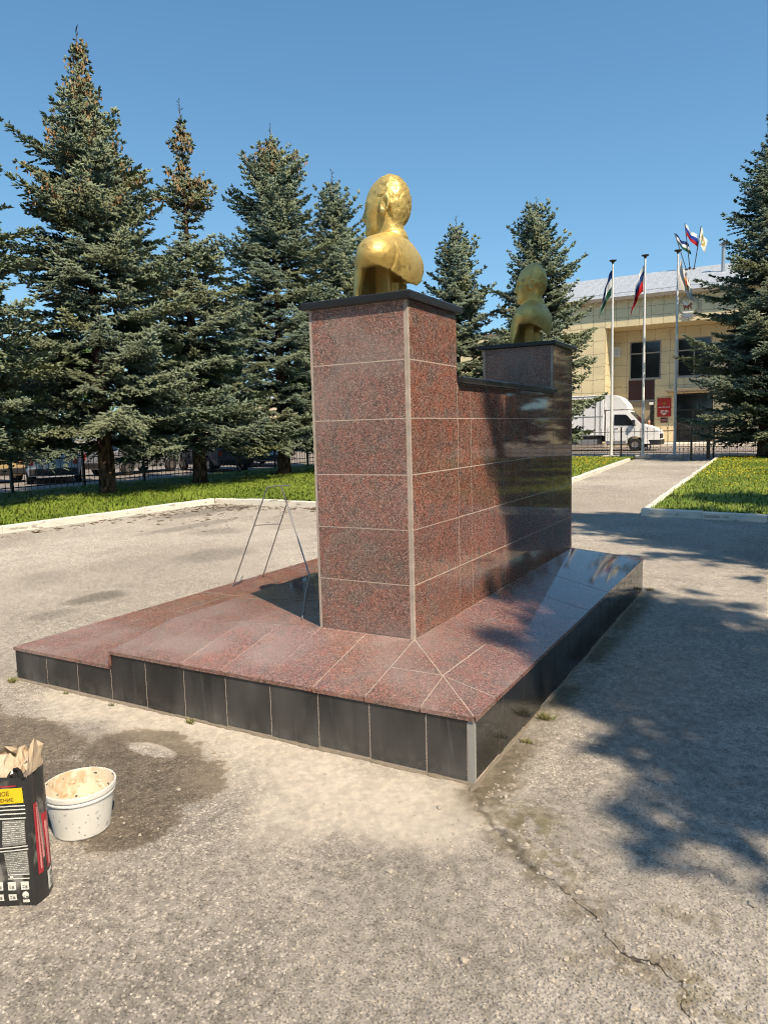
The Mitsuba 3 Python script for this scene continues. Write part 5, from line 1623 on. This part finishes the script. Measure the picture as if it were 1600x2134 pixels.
# the bald man beyond the truck's bonnet
def person(x, y, rz):
    J = dict(hip=(0, 0, 0.95), chest=(0, 0, 1.30), neck=(0.0, 0, 1.50), head=(0.02, 0, 1.62))

    def chain(pts, rad):
        ms = []
        for (a, ra), (b, rb) in zip(zip(pts[:-1], rad[:-1]), zip(pts[1:], rad[1:])):
            ms.append(m3.Manifold.batch_hull([m3.Manifold.sphere(ra, 20).translate(a), m3.Manifold.sphere(rb, 20).translate(b)]))
        return ms

    skin, top, low = [], [], []
    skin += chain([(0, 0, 1.40), (0.01, 0, 1.52)], [0.06, 0.055])
    skin += [m3.Manifold.sphere(1, 32).scale([0.098, 0.076, 0.118]).translate([0.015, 0, 1.635]), m3.Manifold.sphere(1, 20).scale([0.06, 0.055, 0.06]).translate([0.045, 0, 1.57])]
    skin += chain([(0.105, 0, 1.645), (0.122, 0, 1.612)], [0.012, 0.016])
    for s in (-1, 1):
        skin += [m3.Manifold.sphere(1, 14).scale([0.022, 0.012, 0.032]).translate([0.0, s * 0.079, 1.63])]
        arm = [(0, s * 0.19, 1.40), (-0.02, s * 0.25, 1.12), (0.10, s * 0.24, 0.90)]
        top += chain(arm[:2], [0.065, 0.048])
        skin += chain(arm[1:], [0.042, 0.032])
        hnd = np.array(arm[2])
        skin += chain([hnd, hnd + [0.05, 0, -0.07]], [0.034, 0.036])
        for i in range(4):
            b = hnd + [0.055 + 0.004 * i, (i - 1.5) * 0.019, -0.085]
            skin += chain([b, b + [0.012, 0, -0.04], b + [-0.005, 0, -0.068 + 0.006 * abs(i - 1.5)]], [0.0095, 0.009, 0.008])
        skin += chain([hnd + [0.05, -s * 0.035, -0.05], hnd + [0.075, -s * 0.05, -0.09]], [0.011, 0.009])
        leg = [(0, s * 0.095, 0.92), (0.02, s * 0.10, 0.50), (0, s * 0.10, 0.09)]
        low += chain(leg, [0.095, 0.062, 0.048])
        skin += []
        low += chain([(0, s * 0.10, 0.05), (0.16, s * 0.11, 0.04)], [0.05, 0.04])
    top += [m3.Manifold.batch_hull([m3.Manifold.sphere(1, 24).scale([0.12, 0.19, 0.12]).translate([0, 0, 1.36]), m3.Manifold.sphere(1, 24).scale([0.13, 0.165, 0.10]).translate([0.01, 0, 0.98])])]
    k = fresh('person')
    label(k, 'bald man in a pink shirt standing behind the bonnet of the white truck', 'person')
    for nm, parts, mat in (('body', skin, 'skin'), ('shirt', top, 'pink_cloth'), ('trousers', low, 'blue_cloth')):
        m = man(m3.Manifold.batch_boolean(parts, m3.OpType.Add).refine_to_length(0.03))
        m.merge_vertices()
        m = trimesh.smoothing.filter_taubin(m, iterations=4)
        add(f'{k}__{nm}', moved(m, x, y, 0.0, rz), mat, smooth=True)


person(-5.72, 42.6, -1.9)

# ------------------------------------------------------------------ cars beyond the left fence
def car(key, text, x, y, rz, mat, L=4.3, W=1.76, H=1.55, suv=False, catg='car', van=False):
    k = fresh(key)
    label(k, text, catg)
    hl, hw = L / 2, W / 2

    def put(m):
        return moved(m, x, y, 0.0, rz)

    low = [(-hl, 0.36), (-hl + 0.05, 0.28), (hl - 0.05, 0.28), (hl, 0.38), (hl - 0.02, 0.70), (hl - 0.25, 0.84), (hl * 0.42, 0.98), (-hl * 0.80, 1.0), (-hl + 0.03, 0.92)]
    a = m3.Manifold.hull_points(np.array([(px, s * hw * (0.90 if abs(px) > hl - 0.3 else 1.0), pz) for px, pz in low for s in (-1, 1)] + [(px * 0.9, s * hw * 1.01, 0.6) for px in (-hl, hl) for s in (-1, 1)]))
    for wx in (-hl * 0.62, hl * 0.62):
        a -= m3.Manifold.cylinder(W + 1, 0.37, 0.37, 28, True).rotate([90, 0, 0]).translate([wx, 0, 0.33])
    add(f'{k}__body', put(man(a)), mat, smooth=28)
    roof = [(-hl * 0.86, 0.95, 0.95), (-hl * (0.80 if suv or van else 0.55), H, 0.76), (hl * (0.42 if van else 0.12), H, 0.76), (hl * (0.62 if van else 0.46), 0.93, 0.93)]
    cb = hull([(px, s * hw * w, pz) for px, pz, w in roof for s in (-1, 1)])
    add(f'{k}__cabin', put(cb), mat, smooth=20)

    def side_pt(fx, fz, s, off):
        x0 = roof[0][0] + (roof[1][0] - roof[0][0]) * fz
        x1 = roof[3][0] + (roof[2][0] - roof[3][0]) * fz
        w = 0.95 + (0.76 - 0.95) * fz
        return (x0 + (x1 - x0) * fx, s * (hw * w + off), 0.95 + (H - 0.95) * fz)

    for s in (-1, 1):
        for fa, fb in ((0.06, 0.34), (0.38, 0.64), (0.68, 0.95)):
            add(f'{k}__side_window', put(hull([side_pt(f, z, s, o) for f in (fa, fb) for z in (0.14, 0.86) for o in (0.008, -0.01)])), 'dark_glass')
    for nm, i0, i1, sx in (('rear_window', 0, 1, -1), ('windscreen', 3, 2, 1)):
        p0, p1 = np.array([roof[i0][0], roof[i0][1]]), np.array([roof[i1][0], roof[i1][1]])
        pts = []
        for f, w in ((0.12, 0.80), (0.88, 0.68)):
            q = p0 + (p1 - p0) * f
            pts += [(q[0] + sx * o, s * hw * w, q[1] + 0.004) for o in (0.012, -0.01) for s in (-1, 1)]
        add(f'{k}__{nm}', put(hull(pts)), 'dark_glass')
    for s in (-1, 1):
        add(f'{k}__tail_light', put(hull([(-hl + dx, s * (hw * 0.86 + dy), z) for dx, dy in ((-0.012, 0), (0.14, 0.07), (-0.012, -0.14), (0.14, -0.14)) for z in (0.68, 0.90)])), 'tail_red')
        add(f'{k}__headlight', put(hull([(hl - dx, s * (hw * 0.84 + dy), z) for dx, dy in ((-0.010, 0), (0.20, 0.08), (-0.010, -0.22), (0.20, -0.2)) for z in (0.62, 0.74)])), 'headlight_mat')
    add(f'{k}__bumper', put(slab_round(-hl - 0.05, -hl + 0.12, -hw * 0.88, hw * 0.88, 0.32, 0.55, 0.04)), 'black_plastic')
    add(f'{k}__bumper', put(slab_round(hl - 0.12, hl + 0.05, -hw * 0.88, hw * 0.88, 0.30, 0.50, 0.04)), 'black_plastic')
    rot = trimesh.transformations.rotation_matrix(math.pi / 2, [1, 0, 0])
    for wx in (-hl * 0.62, hl * 0.62):
        for s in (-1, 1):
            r, w = 0.32, 0.21
            ty = lathe([(0.18, -w / 2), (r - 0.03, -w / 2), (r, -w / 2 + 0.03), (r, w / 2 - 0.03), (r - 0.03, w / 2), (0.18, w / 2)], 22)
            ty.apply_transform(rot)
            hb_ = lathe([(0, -w / 2 + 0.03), (0.18, -w / 2 + 0.02), (0.185, w / 2 - 0.02), (0, w / 2 - 0.03)], 18)
            hb_.apply_transform(rot)
            kw = fresh(f'{k}__wheel')
            add(f'{kw}__tyre', put(moved(ty, wx, s * (hw - 0.10), r)), 'black_rubber', smooth=40)
            add(f'{kw}__rim', put(moved(hb_, wx, s * (hw - 0.10), r)), 'alloy', smooth=40)


ANG = math.atan2(0.64, -0.77)
car('parked_car', 'silver-blue estate car parked behind the fence left of the tallest spruce', -22.3, 14.3, ANG + 0.05, 'silver_blue', 4.5, 1.78, 1.62, suv=True)
car('parked_car', 'tan car at the left edge beyond the fence, half behind boughs', -24.8, 13.0, ANG + 0.5, 'tan_paint', 4.2, 1.72, 1.5)
car('parked_car', 'grey car parked behind the fence right of the tallest spruce', -22.8, 18.6, math.pi / 2 + 0.1, 'grey_paint', 4.3, 1.75, 1.5)
car('parked_car', 'dark navy car behind the fence between the first two spruces', -20.4, 20.8, ANG + 0.3, 'navy_paint', 4.4, 1.76, 1.46)
car('parked_car', 'pale blue van behind the fence right of the gappy spruce', -21.5, 25.0, ANG + 0.1, 'pale_blue_paint', 4.6, 1.85, 1.95, van=True, catg='van')
car('parked_car', 'red car behind the fence beside the pale blue van', -24.8, 29.8, ANG + 0.2, 'red_paint', 4.2, 1.74, 1.48)
car('parked_car', 'white car far behind the fence left of the near pedestal', -21.5, 33.0, ANG + 0.3, 'white_paint', 4.3, 1.75, 1.5)
k = add('concrete_post', cat([box(-24.6, -24.25, 18.6 - 0.2, 18.6 + 0.15, 0.0, 2.6)]), 'cream_wall')
label(k, 'pale concrete post beyond the fence beside the silver-blue car', 'post')

# low buildings and trees that close the view to the left
for i, (x, y, rz, w, d, h, tx) in enumerate(((-62, 30, 0.5, 26, 10, 4.6, 'low cream building far behind the left spruces'), (-58, 72, 0.2, 30, 10, 5.6, 'long pale building far away behind the pedestals'))):
    k = fresh('far_building')
    label(k, tx, 'building')
    W_ = box(-w / 2, w / 2, -d / 2, d / 2, 0, h)
    add(f'{k}__wall', moved(W_, x, y, 0, rz + math.pi / 2), 'cream_wall')
    add(f'{k}__roof', moved(hull([(sx * (w / 2 + 0.4), sy * (d / 2 + 0.4), h) for sx in (-1, 1) for sy in (-1, 1)] + [(sx * (w / 2 + 0.4), 0, h + 2.2) for sx in (-1, 1)]), x, y, 0, rz + math.pi / 2), 'roof_metal')
    for q in np.arange(-w / 2 + 1.6, w / 2 - 1, 2.9):
        add(f'{k}__window', moved(box(q - 0.6, q + 0.6, -d / 2 - 0.02, -d / 2 + 0.05, 1.1, 2.6), x, y, 0, rz + math.pi / 2), 'dark_glass')


def broadleaf(x, y, h, r, seed, text):
    g = np.random.default_rng(seed)
    k = fresh('broadleaf_tree')
    label(k, text, 'tree')
    n = 5200
    c = g.normal(size=(26, 3)) * [r * 0.45, r * 0.45, h * 0.17] + [0, 0, h * 0.62]
    p = c[g.integers(0, 26, n)] + unit(g.normal(size=(n, 3))) * (g.random((n, 1)) ** 0.4) * r * 0.42
    d = unit(g.normal(size=(n, 3)) + [0, 0, 0.3])
    col = np.array([0.055, 0.090, 0.022]) * g.uniform(0.6, 1.5, (n, 1))
    v, f, cc = spindles(p, p + d * 0.36, np.full(n, 0.12), g, col, col)
    add(f'{k}__crown', trimesh.Trimesh(v + [x, y, 0], f, process=False), 'needle_mat', color=cc)
    add(f'{k}__trunk', cat([tube([(x, y, -0.05), (x + 0.1, y, h * 0.35), (x, y + 0.1, h * 0.7)], [0.22, 0.16, 0.06], 9)] + [tube([(x, y, h * 0.3), (x + r * 0.5 * math.cos(a), y + r * 0.5 * math.sin(a), h * 0.6)], [0.10, 0.03], 6) for a in (0.3, 2.1, 4.2)]), 'bark_mat')


for i, (x, y, h, r, tx) in enumerate(((-38, 26, 8.5, 3.6, 'broadleaf tree behind the spruces, left of the tallest one'), (-36, 38, 9.0, 3.8, 'broadleaf tree behind the gappy spruce'), (-31, 47, 8.0, 3.5, 'broadleaf tree behind the slender spruce'), (-44, 22, 8.0, 4.0, 'broadleaf tree far behind the left edge'), (-27, 58, 8.5, 4.0, 'broadleaf tree behind the near pedestal'))):
    broadleaf(x, y, h, r, 300 + i, tx)

# trees behind the camera, on the near side of the square: what the windows and the polished stone mirror
for i, (x, h, nm) in enumerate(((-16, 14, 'first'), (-10, 15, 'second'), (-4, 16, 'third'), (2, 15, 'fourth'), (8, 16, 'fifth'), (14, 15, 'sixth'))):
    broadleaf(x, -19 - (i % 2) * 2, h, 5.0, 400 + i, f'broadleaf tree behind the viewer, {nm} in its row')
